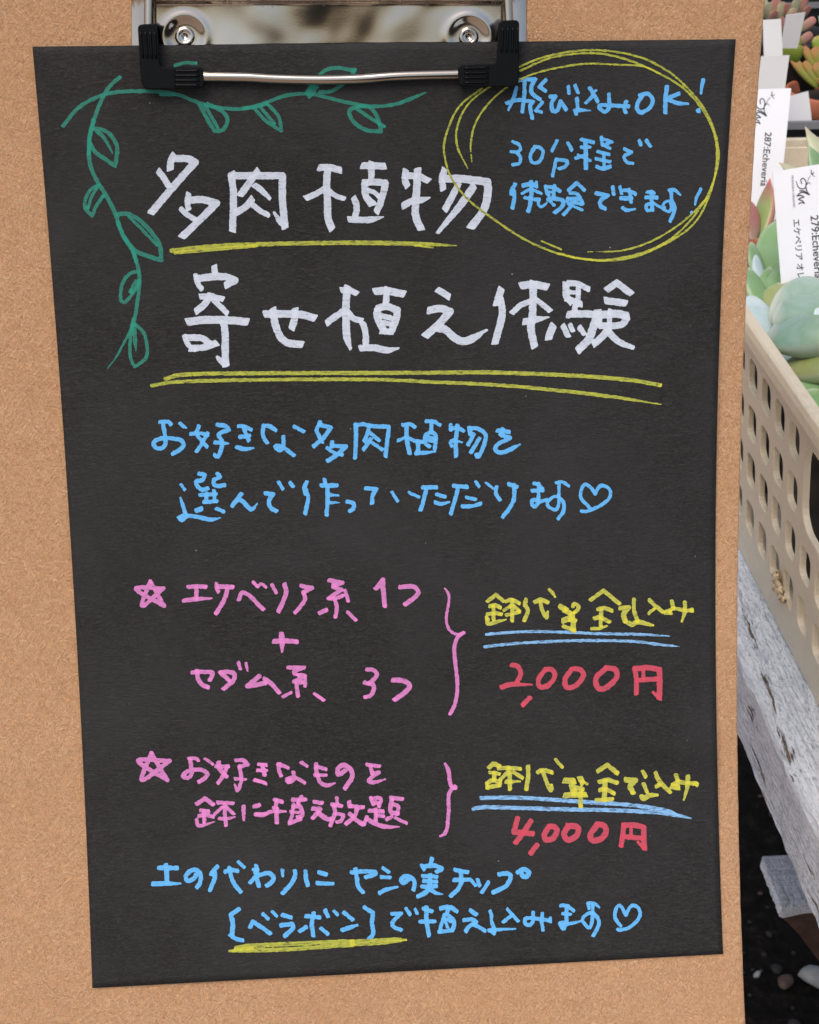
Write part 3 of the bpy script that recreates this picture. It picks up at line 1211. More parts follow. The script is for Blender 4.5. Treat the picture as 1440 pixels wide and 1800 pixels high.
for k in range(1600):
    s_, l_ = rnd.uniform(0.2, 1.5), rnd.uniform(0.1, 1.1)
    P = W(s_, l_, 0.0)
    v, f = gdat[k % 3]
    r = 0.002 + 0.006 * rnd.random() ** 3
    a = rnd.random() * 6.28
    R = np.array([[math.cos(a), -math.sin(a), 0], [math.sin(a), math.cos(a), 0], [0, 0, 1]])
    gv.append((v * r) @ R.T + P + np.array([0, 0, r * 0.3 + 0.003])); gf += [tuple(i + go_ for i in q) for q in f]; go_ += len(v)
gr = mesh_obj('gravel', np.vstack(gv), gf, M_PEB['dark'])
gr.data.materials.append(M_PEB['tan'])
nfp = len(gdat[0][1])
gr.data.polygons.foreach_set('material_index', [1 if (k // nfp) % 5 == 0 else 0 for k in range(len(gf))])
gr.data.polygons.foreach_set('material_index', [1 if (k // nfp) % 3 == 0 else 0 for k in range(len(gf))])
tag(gr, 'dark grit scattered over the soil under the bench', 'gravel', kind='stuff')

# ------------------------------------------------------------------ weathered bench
def mat_weathered():
    m, n, b = new_mat('weathered_white_paint')
    # grain runs along s: rotate object coordinates into the bench frame
    rz = math.atan2(DL[1], DL[0])
    v = coords(n, 'Object', (1, 1, 1), (0, 0, -rz))
    def st(sx, sy, sz):
        mp = n.nodes.new('ShaderNodeMapping'); mp.inputs['Scale'].default_value = (sx, sy, sz)
        n.links.new(v, mp.inputs[0]); return mp.outputs[0]
    grain = noise(n, st(520, 42, 520), 1.0, 6, 0.72, 0.8)
    crack = noise(n, st(190, 10, 190), 1.0, 5, 0.66, 1.4)
    flake0 = noise(n, st(80, 8, 70), 1.0, 6, 0.68, 0.6)
    fine = noise(n, st(1150, 330, 1150), 1.0, 4, 0.7, 0.5)
    sp = n.nodes.new('ShaderNodeSeparateXYZ'); n.links.new(v, sp.inputs[0])
    band = ramp(n, mathn(n, 'ABSOLUTE', mathn(n, 'ADD', sp.outputs[0], 0.2895)), [(0.0, 0.085), (0.006, 0.06), (0.011, 0.0)]).outputs[0]
    flake = mathn(n, 'ADD', flake0, band)
    paint = ramp(n, grain, [(0.36, (0.42, 0.455, 0.515)), (0.47, (0.67, 0.715, 0.785)), (0.58, (0.80, 0.845, 0.91))]).outputs[0]
    paint = mixc(n, ramp(n, fine, [(0.52, 0.0), (0.61, 0.75)]).outputs[0], paint, (0.27, 0.30, 0.35))
    paint = mixc(n, ramp(n, crack, [(0.59, 0.0), (0.66, 0.5)]).outputs[0], paint, (0.12, 0.12, 0.125))
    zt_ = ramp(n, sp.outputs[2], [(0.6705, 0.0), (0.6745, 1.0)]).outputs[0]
    arris_light = ramp(n, mathn(n, 'ABSOLUTE', mathn(n, 'ADD', sp.outputs[0], 0.2972)), [(0.0, 0.45), (0.0028, 0.4), (0.0050, 0.0)]).outputs[0]  # light caught by the rounded top edge, painted into the colour
    arris_light = mathn(n, 'MULTIPLY', arris_light, zt_)
    paint = mixc(n, arris_light, paint, (0.78, 0.79, 0.80))
    wood = ramp(n, grain, [(0.3, (0.075, 0.048, 0.030)), (0.6, (0.20, 0.135, 0.088))]).outputs[0]
    c = mixc(n, ramp(n, flake, [(0.655, 0.0), (0.675, 1.0)]).outputs[0], paint, wood)
    n.links.new(c, b.inputs['Base Color'])
    b.inputs['Roughness'].default_value = 0.82
    b.inputs['Specular IOR Level'].default_value = 0.3
    h = mathn(n, 'SUBTRACT', mathn(n, 'ADD', mathn(n, 'MULTIPLY', grain, 0.7), mathn(n, 'MULTIPLY', fine, 0.3)), ramp(n, flake, [(0.655, 0.0), (0.675, 0.7)]).outputs[0])
    bump(n, h, b, 0.9, 0.0022)
    return m
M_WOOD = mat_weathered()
M_DARKWOOD = mat_plain('bare_brown_wood', (0.065, 0.034, 0.026), 0.8, var=0.4, scale=140, bumpd=0.001)
def prism_s(name, prof, s0, s1, mat, parent, n=2, jit=0.0, seed=3):
    """profile [(l,z)] (counter-clockwise seen from the near end) swept from s0 to s1"""
    rg = np.random.default_rng(seed)
    ss = np.linspace(s0, s1, n); k = len(prof); vs = []
    for s in ss:
        for (l, z) in prof:
            vs.append(W(s, l + rg.normal() * jit, z + rg.normal() * jit))
    fs = []
    for i in range(n - 1):
        for j in range(k):
            a, b = i * k + j, i * k + (j + 1) % k
            fs.append((a, a + k, b + k, b))
    fs.append(tuple(range(k))); fs.append(tuple(range((n - 1) * k, n * k))[::-1])
    return mesh_obj(name, vs, fs, mat, parent, smooth=False)
LB = 0.2016
bench = empty('plant_bench', W(0.8, 0.5, 0), 'weathered white painted wooden bench carrying the plastic plant basket', 'bench')
def round_prof(l0, l1, z0, z1, r):
    p = []
    for (cl, cz, a0) in ((l0 + r, z1 - r, 90), (l0 + r, z0 + r * 0.5, 180), (l1 - r, z0 + r * 0.5, 270), (l1 - r, z1 - r, 0)):
        for q in range(4):
            a = math.radians(a0 + q * 30); rr = r if cz > (z0 + z1) / 2 else r * 0.5
            p.append((cl + rr * math.cos(a), cz + rr * math.sin(a)))
    return p
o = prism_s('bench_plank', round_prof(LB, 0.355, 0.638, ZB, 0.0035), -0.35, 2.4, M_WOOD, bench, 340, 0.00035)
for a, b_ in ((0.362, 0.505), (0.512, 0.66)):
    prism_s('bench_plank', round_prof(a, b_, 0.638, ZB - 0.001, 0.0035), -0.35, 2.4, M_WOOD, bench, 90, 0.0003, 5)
# cross rail with a cut-back end under the plank
cr = prism_s('cross_rail', [(0.2412, 0.518), (0.2412, 0.5135), (0.2525, 0.500), (0.272, 0.470), (0.64, 0.470), (0.64, 0.518)], 0.537, 0.5735, M_DARKWOOD, bench, 6, 0.0)
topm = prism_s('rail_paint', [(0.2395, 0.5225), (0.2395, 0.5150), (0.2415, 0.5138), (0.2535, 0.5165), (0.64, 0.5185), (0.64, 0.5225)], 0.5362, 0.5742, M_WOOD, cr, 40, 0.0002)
for s_ in (1.7,):
    for l_ in (0.25, 0.6):
        prism_s('bench_leg', [(l_ - 0.03, 0.636), (l_ - 0.03, 0), (l_ + 0.03, 0), (l_ + 0.03, 0.636)], s_, s_ + 0.06, M_WOOD, bench)
for s_ in (0.537,):
    prism_s('bench_leg', [(0.60, 0.468), (0.60, 0), (0.64, 0), (0.64, 0.468)], s_, s_ + 0.036, M_WOOD, bench)
    prism_s('bench_leg', [(0.58, 0.636), (0.58, 0.524), (0.64, 0.524), (0.64, 0.636)], s_, s_ + 0.036, M_WOOD, bench)
    prism_s('bench_leg', [(0.40, 0.636), (0.40, 0.524), (0.44, 0.524), (0.44, 0.636)], s_, s_ + 0.036, M_WOOD, bench)

# ------------------------------------------------------------------ plastic basket
def mat_basket():
    m, n, b = new_mat('beige_plastic')
    v = coords(n, 'Object')
    a = noise(n, v, 30, 5, 0.65)
    s_ = noise(n, coords(n, 'Object', (1, 0.4, 1), (0.4, 0, 0)), 260, 4, 0.7, 1.0)
    c = ramp(n, a, [(0.3, (0.62, 0.53, 0.385)), (0.7, (0.70, 0.61, 0.455))]).outputs[0]
    dirt = mathn(n, 'MULTIPLY', ramp(n, a, [(0.45, 0.0), (0.75, 1.0)]).outputs[0], ramp(n, s_, [(0.48, 0.0), (0.62, 0.5)]).outputs[0])
    c = mixc(n, dirt, c, (0.30, 0.25, 0.19))
    n.links.new(c, b.inputs['Base Color'])
    b.inputs['Roughness'].default_value = 0.4
    bump(n, a, b, 0.4, 0.0004)
    return m
M_BASKET = mat_basket()
L0 = 0.2280; TF = math.tan(math.radians(6))
S0, S1 = 0.40, 0.925                                    # near and far end of the basket along the bench
LFAR = 0.62
basket = empty('plant_basket', W((S0 + S1) / 2, 0.42, ZB), 'beige plastic lattice basket full of potted succulents, standing on the bench', 'basket')
def rrect(a0, a1, b0, b1, r, n=4):
    p = []
    for (ca, cb, q0) in ((a1 - r, b1 - r, 0), (a0 + r, b1 - r, 90), (a0 + r, b0 + r, 180), (a1 - r, b0 + r, 270)):
        for q in range(n + 1):
            t = math.radians(q0 + 90 * q / n)
            p.append((ca + r * math.cos(t), cb + r * math.sin(t)))
    return p
def lattice(name, outline, holes, to_world, parent, half=0.0011, bev=0.0006):
    cu = bpy.data.curves.new(name, 'CURVE'); cu.dimensions = '2D'; cu.fill_mode = 'BOTH'
    cu.extrude = half; cu.bevel_depth = bev; cu.bevel_resolution = 2
    for loop in [outline] + holes:
        sp = cu.splines.new('POLY'); sp.points.add(len(loop) - 1); sp.use_cyclic_u = True
        for q, (a, b) in zip(sp.points, loop): q.co = (a, b, 0, 1)
    to = bpy.data.objects.new('tmp', cu); COL.objects.link(to)
    dg = bpy.context.evaluated_depsgraph_get(); dg.update()
    me = bpy.data.meshes.new_from_object(to.evaluated_get(dg))
    v = np.zeros(len(me.vertices) * 3); me.vertices.foreach_get('co', v); v = v.reshape(-1, 3)
    f = [tuple(p.vertices) for p in me.polygons]
    bpy.data.objects.remove(to)
    return mesh_obj(name, np.array([to_world(*q) for q in v]), f, M_BASKET, parent, smooth=False)
HW = 0.1385
zr = [(0.1045, 0.1225), (0.0775, 0.0965), (0.0500, 0.0690), (0.0215, 0.0405)]
holes = []
hs = (0.4235, 0.5475)
for k in range(-9, 14):
    s_r = 0.6222 - 0.0227 * k
    a0, a1 = s_r, s_r + 0.0163
    if a0 < S0 + 0.012 or a1 > S1 - 0.012: continue
    for i, (z0, z1) in enumerate(zr):
        if i < 2 and a0 < hs[1] and a1 > hs[0]: continue
        holes.append(rrect(a0, a1, z0, z1, 0.0052))
holes.append(rrect(hs[0] + 0.002, hs[1], 0.0775, 0.1225, 0.012, 6))
lattice('side_wall', [(S0, 0), (S1, 0), (S1, HW), (S0, HW)], holes, lambda a, b, c: W(a, L0 - TF * b - c * 0 - (c + 0.0017) * -1.0, ZB + 0.001 + b), basket)
lattice('side_wall', [(S0, 0), (S1, 0), (S1, HW), (S0, HW)], holes, lambda a, b, c: W(a, LFAR + TF * b + c, ZB + 0.001 + b), basket)
eh = []
for k in range(14):
    a0 = 0.25 + 0.0255 * k
    for z0, z1 in zr: eh.append(rrect(a0, a0 + 0.0163, z0, z1, 0.0052))
for se, sg in ((S1, 1), (S0, -1)):
    lattice('end_wall', [(L0 + 0.003, 0), (LFAR - 0.003, 0), (LFAR + 0.010, HW), (L0 - 0.010, HW)], eh, lambda a, b, c: W(se + sg * (TF * b * 0.4 + c), a, ZB + 0.001 + b), basket)
prism_s('basket_floor', [(L0 + 0.003, ZB + 0.004), (L0 + 0.003, ZB + 0.0015), (LFAR - 0.003, ZB + 0.0015), (LFAR - 0.003, ZB + 0.004)], S0, S1, M_BASKET, basket)
# rolled rim: outer lip and flat top
RL = L0 - TF * HW
def rim_ring(prof):
    vs, fs = [], []
    ls, le = RL, LFAR + TF * HW
    corners = [(S0 - 0.006, ls), (S1 + 0.006, ls), (S1 + 0.006, le), (S0 - 0.006, le)]
    k = len(prof)
    for (s_, l_) in corners:
        ss_ = 1 if s_ > 0.6 else -1; sl_ = -1 if l_ < 0.4 else 1
        for (q, z) in prof: vs.append(W(s_ + ss_ * q, l_ + sl_ * q, z))
    for i in range(4):
        for j in range(k):
            a, b_ = i * k + j, i * k + (j + 1) % k
            a2, b2 = ((i + 1) % 4) * k + j, ((i + 1) % 4) * k + (j + 1) % k
            fs.append((a, b_, b2, a2))
    return vs, fs
zt = ZB + 0.1455
vs, fs = rim_ring([(-0.0012, zt - 0.0070), (-0.0012, zt - 0.0005), (-0.0008, zt), (0.0034, zt - 0.0001), (0.0046, zt - 0.0012), (0.0052, zt - 0.0045), (0.0050, zt - 0.0098), (0.0030, zt - 0.0102), (0.0026, zt - 0.0040)])
rim = mesh_obj('rim', vs, fs, M_BASKET, basket, smooth=False)
add_bevel(rim, 0.0008, 2, 25)

# straw shred caught in a slot
M_STRAW = mat_plain('dry_straw', (0.74, 0.58, 0.36), 0.8, var=0.3, scale=300, bumpd=0.0006)
def tube(name, pts, r, mat, parent=None, n=12, caps=True, radii=None, attrs=None):
    pts = np.asarray(pts, float); m = len(pts)
    T = np.gradient(pts, axis=0); T /= np.linalg.norm(T, axis=1)[:, None]
    ref = np.array([0.0, 0.0, 1.0]) if abs(T[0][2]) < 0.85 else np.array([1.0, 0, 0])
    vs = []
    for i in range(m):
        a = np.cross(T[i], ref); a /= np.linalg.norm(a); b_ = np.cross(T[i], a)
        rr = r if radii is None else radii[i]
        for k in range(n):
            t = 2 * math.pi * k / n
            vs.append(pts[i] + rr * (math.cos(t) * a + math.sin(t) * b_))
        ref = b_ if abs(T[i] @ ref) > 0.9 else ref
    fs = [(i * n + k, (i + 1) * n + k, (i + 1) * n + (k + 1) % n, i * n + (k + 1) % n) for i in range(m - 1) for k in range(n)]
    if caps: fs.append(tuple(range(n))); fs.append(tuple(range((m - 1) * n, m * n))[::-1])
    return mesh_obj(name, vs, fs, mat, parent)
def wallpt(x, y, out=0.0):
    r = ray(x, y); k = (L0 - out - (CAM_H - ZB) * TF) / ((r @ DL) + r[2] * TF)
    return CP + r * k
rg = np.random.default_rng(4)
sv_, sf_ = [], []
for q in range(26):
    j = rg.normal(0, 1.6, (3, 2))
    base = [(1363, 1000), (1366, 1030), (1377, 1058)]
    a0, a1 = sorted(rg.uniform(0, 1, 2)); a1 = min(1, a0 + 0.35)
    pts = []
    for tq in np.linspace(a0, a1, 5):
        bx = np.interp(tq, [0, 0.5, 1], [b_[0] for b_ in base]); by = np.interp(tq, [0, 0.5, 1], [b_[1] for b_ in base])
        pts.append(wallpt(bx + 3.4 * rg.normal(), by + 1.2 * rg.normal(), 0.001 + 0.0012 * rg.random()))
    o_ = tube('tmp', pts, 0.0009, None, n=6)
    nv = sum(len(x) for x in sv_)
    sv_.append(np.array([v.co for v in o_.data.vertices])); sf_ += [tuple(i + nv for i in p.vertices) for p in o_.data.polygons]
    bpy.data.objects.remove(o_)
tag(mesh_obj('straw_shred', np.vstack(sv_), sf_, M_STRAW), 'pale shred of dry straw caught in a lattice slot of the basket', 'straw')

# ------------------------------------------------------------------ succulents
def mat_leaf(name, base, mid, tip, edge=None, powder=(0.62, 0.70, 0.70), pw=0.35, rough=0.5, tip_at=0.86):
    m, n, b = new_mat(name)
    a = n.nodes.new('ShaderNodeAttribute'); a.attribute_name = 'along'
    e = n.nodes.new('ShaderNodeAttribute'); e.attribute_name = 'rimness'
    v = coords(n, 'Object')
    nz = noise(n, v, 120, 4, 0.6)
    f = mathn(n, 'ADD', a.outputs['Fac'], mathn(n, 'MULTIPLY', mathn(n, 'SUBTRACT', nz, 0.5), 0.25))
    c = ramp(n, f, [(0.05, base), (0.55, mid), (tip_at, mid), (1.0, tip)]).outputs[0]
    if edge is not None:
        c = mixc(n, mathn(n, 'MULTIPLY', e.outputs['Fac'], 0.85), c, edge)
    pz = noise(n, v, 55, 5, 0.65, 0.8)
    c = mixc(n, mathn(n, 'MULTIPLY', ramp(n, pz, [(0.35, 0.0), (0.7, 1.0)]).outputs[0], pw), c, powder)
    sp_ = noise(n, v, 210, 3, 0.6)
    c = mixc(n, ramp(n, sp_, [(0.66, 0.0), (0.74, 0.5)]).outputs[0], c, (0.30, 0.24, 0.16))
    n.links.new(c, b.inputs['Base Color'])
    b.inputs['Roughness'].default_value = rough
    b.inputs['Subsurface Weight'].default_value = 0.12
    b.inputs['Subsurface Radius'].default_value = (0.004, 0.005, 0.002)
    b.inputs['Subsurface Scale'].default_value = 0.4
    bump(n, pz, b, 0.15, 0.0006)
    return m
def leaf(name, base, tip, width, thick, up, mat, parent, curl=0.12, shape=(0.75, 0.5), point=0.05, dish=0.07, nu=20, nv=18):
    """plump leaf from base to tip; 'up' is the side its upper face looks at"""
    base, tip, up = (np.asarray(x, float) for x in (base, tip, up))
    ax = tip - base; Ln = np.linalg.norm(ax); ax /= Ln
    side = np.cross(ax, up); side /= np.linalg.norm(side); nrm = np.cross(side, ax)
    vs, al, ri = [], [], []
    p, q = shape
    pk = (p / (p + q)) ** p * (q / (p + q)) ** q
    for i in range(nu):
        s = 0.5 - 0.5 * math.cos(math.pi * i / (nu - 1)); s = min(max(s, 0.0), 1.0)
        wd = (max(s + 0.06, 1e-4) ** p) * (max(1 - s, 0.0) ** q) / pk * width / 2
        if s > 0.93: wd += 0
        th = thick / 2 * (0.35 + 0.65 * math.sin(math.pi * min(1, s * 0.9 + 0.15))) * min(1, (max(1 - s, 0) / 0.22) ** 0.5 if s < 1 else 0)
        c = base + ax * (Ln * (s + point * max(0, (s - 0.9) / 0.1) ** 2 * 0.5)) + nrm * (curl * Ln * (s - s * s) * -1.0 + curl * Ln * 0.5 * s * s)
        for k in range(nv):
            a = 2 * math.pi * k / nv
            cx, cy = math.cos(a), math.sin(a)
            x = wd * math.copysign(abs(cx) ** 0.85, cx)
            y = th * math.copysign(abs(cy) ** 0.9, cy)
            if cy > 0: y = y * 0.6
            y += dish * wd * (abs(cx) ** 2) * 0.5
            vs.append(c + side * x + nrm * y); al.append(s); ri.append(max(0, (abs(cx) - 0.82) / 0.18) ** 1.5 if s < 0.96 else 1.0)
    fs = [(i * nv + k, i * nv + (k + 1) % nv, (i + 1) * nv + (k + 1) % nv, (i + 1) * nv + k) for i in range(nu - 1) for k in range(nv)]
    fs.append(tuple(range(nv))[::-1])
    o = mesh_obj(name, vs, fs, mat, parent, attrs={'along': al, 'rimness': ri})
    return o
def pot(parent, c, r, h, mat, soilmat):
    """tapered pot with a rolled rim, top at c"""
    prof = [(0.70, -1.0), (0.92, -0.22), (0.93, -0.2), (1.0, -0.2), (1.0, -0.02), (0.985, 0.0), (0.93, 0.0), (0.91, -0.03), (0.90, -0.14)]
    n = 40; vs = []
    for (q, z) in prof:
        for k in range(n):
            a = 2 * math.pi * k / n; vs.append(np.array(c) + np.array([q * r * math.cos(a), q * r * math.sin(a), z * h]))
    fs = [(i * n + k, i * n + (k + 1) % n, (i + 1) * n + (k + 1) % n, (i + 1) * n + k) for i in range(len(prof) - 1) for k in range(n)]
    fs.append(tuple(range(n))[::-1])
    o = mesh_obj('pot', vs, fs, mat, parent)
    add_bevel(o, 0.0004, 1, 40)
    sv2 = [np.array(c) + np.array([0.905 * r * math.cos(2 * math.pi * k / n), 0.905 * r * math.sin(2 * math.pi * k / n), -0.13 * h]) for k in range(n)] + [np.array(c) + np.array([0, 0, -0.06 * h])]
    mesh_obj('potting_soil', sv2, [(k, (k + 1) % n, n) for k in range(n)], soilmat, parent)
    return o
M_TERRA = mat_plain('terracotta', (0.42, 0.13, 0.065), 0.7, var=0.15, scale=40)
M_BLACKPOT = mat_plain('black_plastic_pot', (0.012, 0.012, 0.013), 0.4, var=0.1)
M_POTSOIL = mat_plain('potting_mix', (0.05, 0.032, 0.022), 0.95, var=0.6, scale=420, bumpd=0.003)
M_LEAF_BLUE = mat_leaf('blue_green_leaf', (0.24, 0.36, 0.15), (0.19, 0.32, 0.23), (0.34, 0.36, 0.29), (0.44, 0.48, 0.40), (0.42, 0.52, 0.51), 0.5)
M_LEAF_PALE = mat_leaf('frosted_leaf', (0.30, 0.45, 0.36), (0.40, 0.54, 0.54), (0.58, 0.64, 0.66), (0.52, 0.60, 0.60), (0.62, 0.70, 0.76), 0.6)
M_LEAF_OLIVE = mat_leaf('olive_leaf', (0.16, 0.22, 0.06), (0.26, 0.30, 0.09), (0.34, 0.36, 0.22), (0.45, 0.50, 0.38), (0.46, 0.50, 0.36), 0.3)
M_LEAF_GREEN = mat_leaf('green_leaf', (0.17, 0.30, 0.08), (0.19, 0.34, 0.13), (0.30, 0.40, 0.20), (0.44, 0.54, 0.36), (0.40, 0.52, 0.42), 0.25)
M_LEAF_RED = mat_leaf('red_edged_leaf', (0.24, 0.34, 0.10), (0.27, 0.34, 0.11), (0.42, 0.10, 0.10), (0.62, 0.20, 0.20), (0.5, 0.36, 0.3), 0.12, 0.35, 0.6)
M_LEAF_ROSE = mat_leaf('rose_leaf', (0.32, 0.22, 0.14), (0.36, 0.13, 0.12), (0.40, 0.10, 0.11), (0.46, 0.20, 0.20), (0.5, 0.36, 0.34), 0.2, 0.4)
M_JELLY = mat_leaf('jelly_leaf', (0.20, 0.26, 0.035), (0.27, 0.28, 0.05), (0.46, 0.17, 0.06), None, (0.5, 0.42, 0.2), 0.15, 0.3, 0.5)
M_JELLYLIME = mat_leaf('lime_leaf', (0.15, 0.24, 0.02), (0.23, 0.31, 0.03), (0.50, 0.36, 0.10), None, (0.46, 0.44, 0.16), 0.15, 0.3, 0.8)
M_PINK = mat_leaf('pink_leaf', (0.42, 0.42, 0.24), (0.58, 0.30, 0.24), (0.60, 0.22, 0.20), None, (0.62, 0.5, 0.42), 0.25, 0.4, 0.6)
M_CREAM = mat_leaf('cream_leaf', (0.34, 0.42, 0.20), (0.52, 0.52, 0.32), (0.60, 0.46, 0.34), None, (0.62, 0.6, 0.5), 0.3, 0.4, 0.8)
UP = np.array([0.0, -0.25, 1.0])
def px_leaf(parent, mat, b, t, wpx, thick, up=None, **kw):
    """leaf given by photo points with real distances (x, y, depth)"""
    B, T = at(*b), at(*t)
    return leaf('leaf', B, T, wpx * 0.5 * (b[2] + t[2]) / FPX, thick, UP if up is None else up, mat, parent, **kw)
def rosette(parent, c, nrm, R, n, mat, width, thick, inner=0, a0=0.0, elev=(80, 8), skip=None, **kw):
    nrm = np.asarray(nrm, float); nrm /= np.linalg.norm(nrm)
    x = np.cross(nrm, [0.0, 1.0, 0.2]); x /= np.linalg.norm(x); y = np.cross(nrm, x)
    for i in range(inner, n):
        f = ((i + 0.5) / n) ** 0.6
        a = a0 + i * 2.39996
        e = math.radians(elev[0] + (elev[1] - elev[0]) * f)
        L_ = R * (0.35 + 0.65 * f)
        d_ = (x * math.cos(a) + y * math.sin(a))
        dr = d_ * math.cos(e) + nrm * math.sin(e)
        B = np.asarray(c) + d_ * R * 0.06 - nrm * R * 0.18 * f
        if skip and skip(d_, f): continue
        leaf('leaf', B, B + dr * L_, width * (0.45 + 0.55 * f), thick, nrm * math.cos(e) - d_ * math.sin(e), mat, parent, **kw)

# 1: big blue-green rosette at the near rim
c1 = at(1478, 600, 0.665)
p1 = empty('succulent', c1 - np.array([0, 0, 0.10]), 'plump blue-green rosette succulent with frosted leaves at the near basket rim', 'succulent', 'succulents in the basket')
pot(p1, W(0.600, 0.262, c1[2] - 0.030), 0.034, 0.095, M_BLACKPOT, M_POTSOIL)
px_leaf(p1, M_LEAF_PALE, (1402, 655, 0.705), (1318, 530, 0.742), 66, 0.012, up=(0.35, -0.5, 0.9), shape=(0.7, 0.42), curl=0.10)
px_leaf(p1, M_LEAF_BLUE, (1490, 566, 0.712), (1362, 538, 0.732), 128, 0.014, up=(0.1, -0.8, 0.6), shape=(0.8, 0.45), curl=0.2)
px_leaf(p1, M_LEAF_BLUE, (1486, 566, 0.700), (1366, 553, 0.722), 88, 0.013, up=(0.2, -0.75, 0.75), shape=(0.8, 0.42), curl=0.16)
px_leaf(p1, M_LEAF_BLUE, (1490, 584, 0.656), (1357, 592, 0.688), 80, 0.022, up=(0.1, -0.62, 0.78), shape=(0.55, 0.34), curl=0.12)
px_leaf(p1, M_LEAF_OLIVE, (1496, 640, 0.654), (1383, 646, 0.684), 60, 0.016, up=(0, -0.6, 0.8), shape=(0.75, 0.42), curl=0.1)
px_leaf(p1, M_LEAF_GREEN, (1482, 738, 0.652), (1388, 646, 0.688), 68, 0.015, up=(0.1, -0.35, 0.95), shape=(0.7, 0.40), curl=0.08)
px_leaf(p1, M_LEAF_GREEN, (1500, 770, 0.632), (1424, 690, 0.660), 66, 0.014, up=(0.1, -0.4, 0.9), shape=(0.7, 0.42), curl=0.08)
px_leaf(p1, M_LEAF_PALE, (1478, 590, 0.680), (1434, 545, 0.682), 34, 0.010, up=(0.2, -0.8, 0.6), curl=0.1)
rosette(p1, c1 + np.array([0.004, 0, -0.004]), (0.1, -0.25, 1), 0.040, 16, M_LEAF_BLUE, 0.026, 0.012, inner=0, a0=1.0, skip=lambda d_, f: f > 0.45 and d_[0] < 0.15, shape=(0.7, 0.4))

# 2: green rosette behind it
c2 = at(1362, 500, 0.775)
p2 = empty('succulent', c2 - np.array([0, 0, 0.09]), 'fresh green rosette succulent behind the frosted one, beside the front name tag', 'succulent', 'succulents in the basket')
pot(p2, W(0.705, 0.262, c2[2] - 0.040), 0.034, 0.075, M_BLACKPOT, M_POTSOIL)
px_leaf(p2, M_LEAF_GREEN, (1352, 520, 0.778), (1384, 396, 0.806), 82, 0.009, up=(-0.25, -0.8, 0.5), shape=(0.8, 0.42), curl=0.12)
px_leaf(p2, M_LEAF_GREEN, (1352, 520, 0.770), (1318, 432, 0.790), 34, 0.008, up=(0.5, -0.7, 0.6), curl=0.12)
px_leaf(p2, M_LEAF_PALE, (1345, 525, 0.764), (1326, 452, 0.775), 26, 0.008, up=(0.6, -0.7, 0.6), curl=0.12)
px_leaf(p2, M_LEAF_GREEN, (1340, 545, 0.756), (1353, 474, 0.770), 34, 0.009, up=(0.0, -0.9, 0.4), shape=(0.7, 0.55), point=0.12, curl=0.05)
px_leaf(p2, M_LEAF_GREEN, (1345, 535, 0.754), (1384, 466, 0.766), 36, 0.009, up=(-0.4, -0.8, 0.4), curl=0.08)
px_leaf(p2, M_LEAF_GREEN, (1352, 560, 0.742), (1312, 474, 0.752), 48, 0.010, up=(0.5, -0.4, 0.8), shape=(0.7, 0.5), curl=0.08)
px_leaf(p2, M_LEAF_OLIVE, (1335, 580, 0.738), (1384, 500, 0.745), 58, 0.010, up=(-0.4, -0.6, 0.7), shape=(0.8, 0.5), curl=0.06)
rosette(p2, c2 + np.array([0.014, 0.006, -0.006]), (0.1, -0.2, 1), 0.034, 14, M_LEAF_GREEN, 0.021, 0.009, inner=3, a0=0.3, skip=lambda d_, f: d_[0] < 0.3 or d_[1] < -0.2, shape=(0.7, 0.42))

# 3: red and green pointed leaves
c3 = at(1338, 428, 0.845)
p3 = empty('succulent', c3 - np.array([0, 0, 0.08]), 'pointed green succulent with red leaf edges in a terracotta pot, beneath the back name tag', 'succulent', 'succulents in the basket')
pot(p3, W(0.812, 0.262, 0.812), 0.034, 0.09, M_TERRA, M_POTSOIL)
px_leaf(p3, M_LEAF_RED, (1332, 428, 0.838), (1354, 322, 0.846), 40, 0.010, up=(-0.9, -0.5, 0.3), shape=(0.7, 0.7), point=0.15, curl=0.05)
px_leaf(p3, M_LEAF_ROSE, (1322, 424, 0.832), (1318, 356, 0.840), 36, 0.010, up=(0.3, -0.8, 0.3), shape=(0.7, 0.5), curl=0.05)
px_leaf(p3, M_LEAF_ROSE, (1345, 425, 0.852), (1384, 382, 0.858), 26, 0.009, up=(-0.2, -0.6, 0.8), curl=0.05)
px_leaf(p3, M_LEAF_ROSE, (1318, 424, 0.852), (1296, 350, 0.862), 34, 0.009, up=(0.3, -0.6, 0.8), curl=0.05)

# 4: pale pointed rosette to the right
c4 = at(1470, 292, 0.80)
p4 = empty('succulent', c4 - np.array([0, 0, 0.07]), 'pale green rosette with cream pointed tips at the right behind the front name tag', 'succulent', 'succulents in the basket')
pot(p4, c4 + np.array([0.018, 0, -0.055]), 0.034, 0.08, M_BLACKPOT, M_POTSOIL)
px_leaf(p4, M_CREAM, (1462, 300, 0.80), (1418, 230, 0.805), 40, 0.008, up=(0.6, -0.6, 0.6), shape=(0.7, 0.75), point=0.2, curl=0.05)
px_leaf(p4, M_LEAF_GREEN, (1456, 330, 0.795), (1423, 262, 0.79), 44, 0.008, up=(0.6, -0.6, 0.6), shape=(0.7, 0.7), point=0.2, curl=0.05)
px_leaf(p4, M_CREAM, (1440, 330, 0.795), (1371, 289, 0.785), 24, 0.006, up=(0.1, -0.5, 0.8), shape=(0.7, 0.7), point=0.1, curl=0.05)
rosette(p4, c4, (0, -0.2, 1), 0.036, 12, M_LEAF_GREEN, 0.018, 0.007, inner=2, a0=0.3, skip=lambda d_, f: d_[0] < 0.15, shape=(0.7, 0.6))

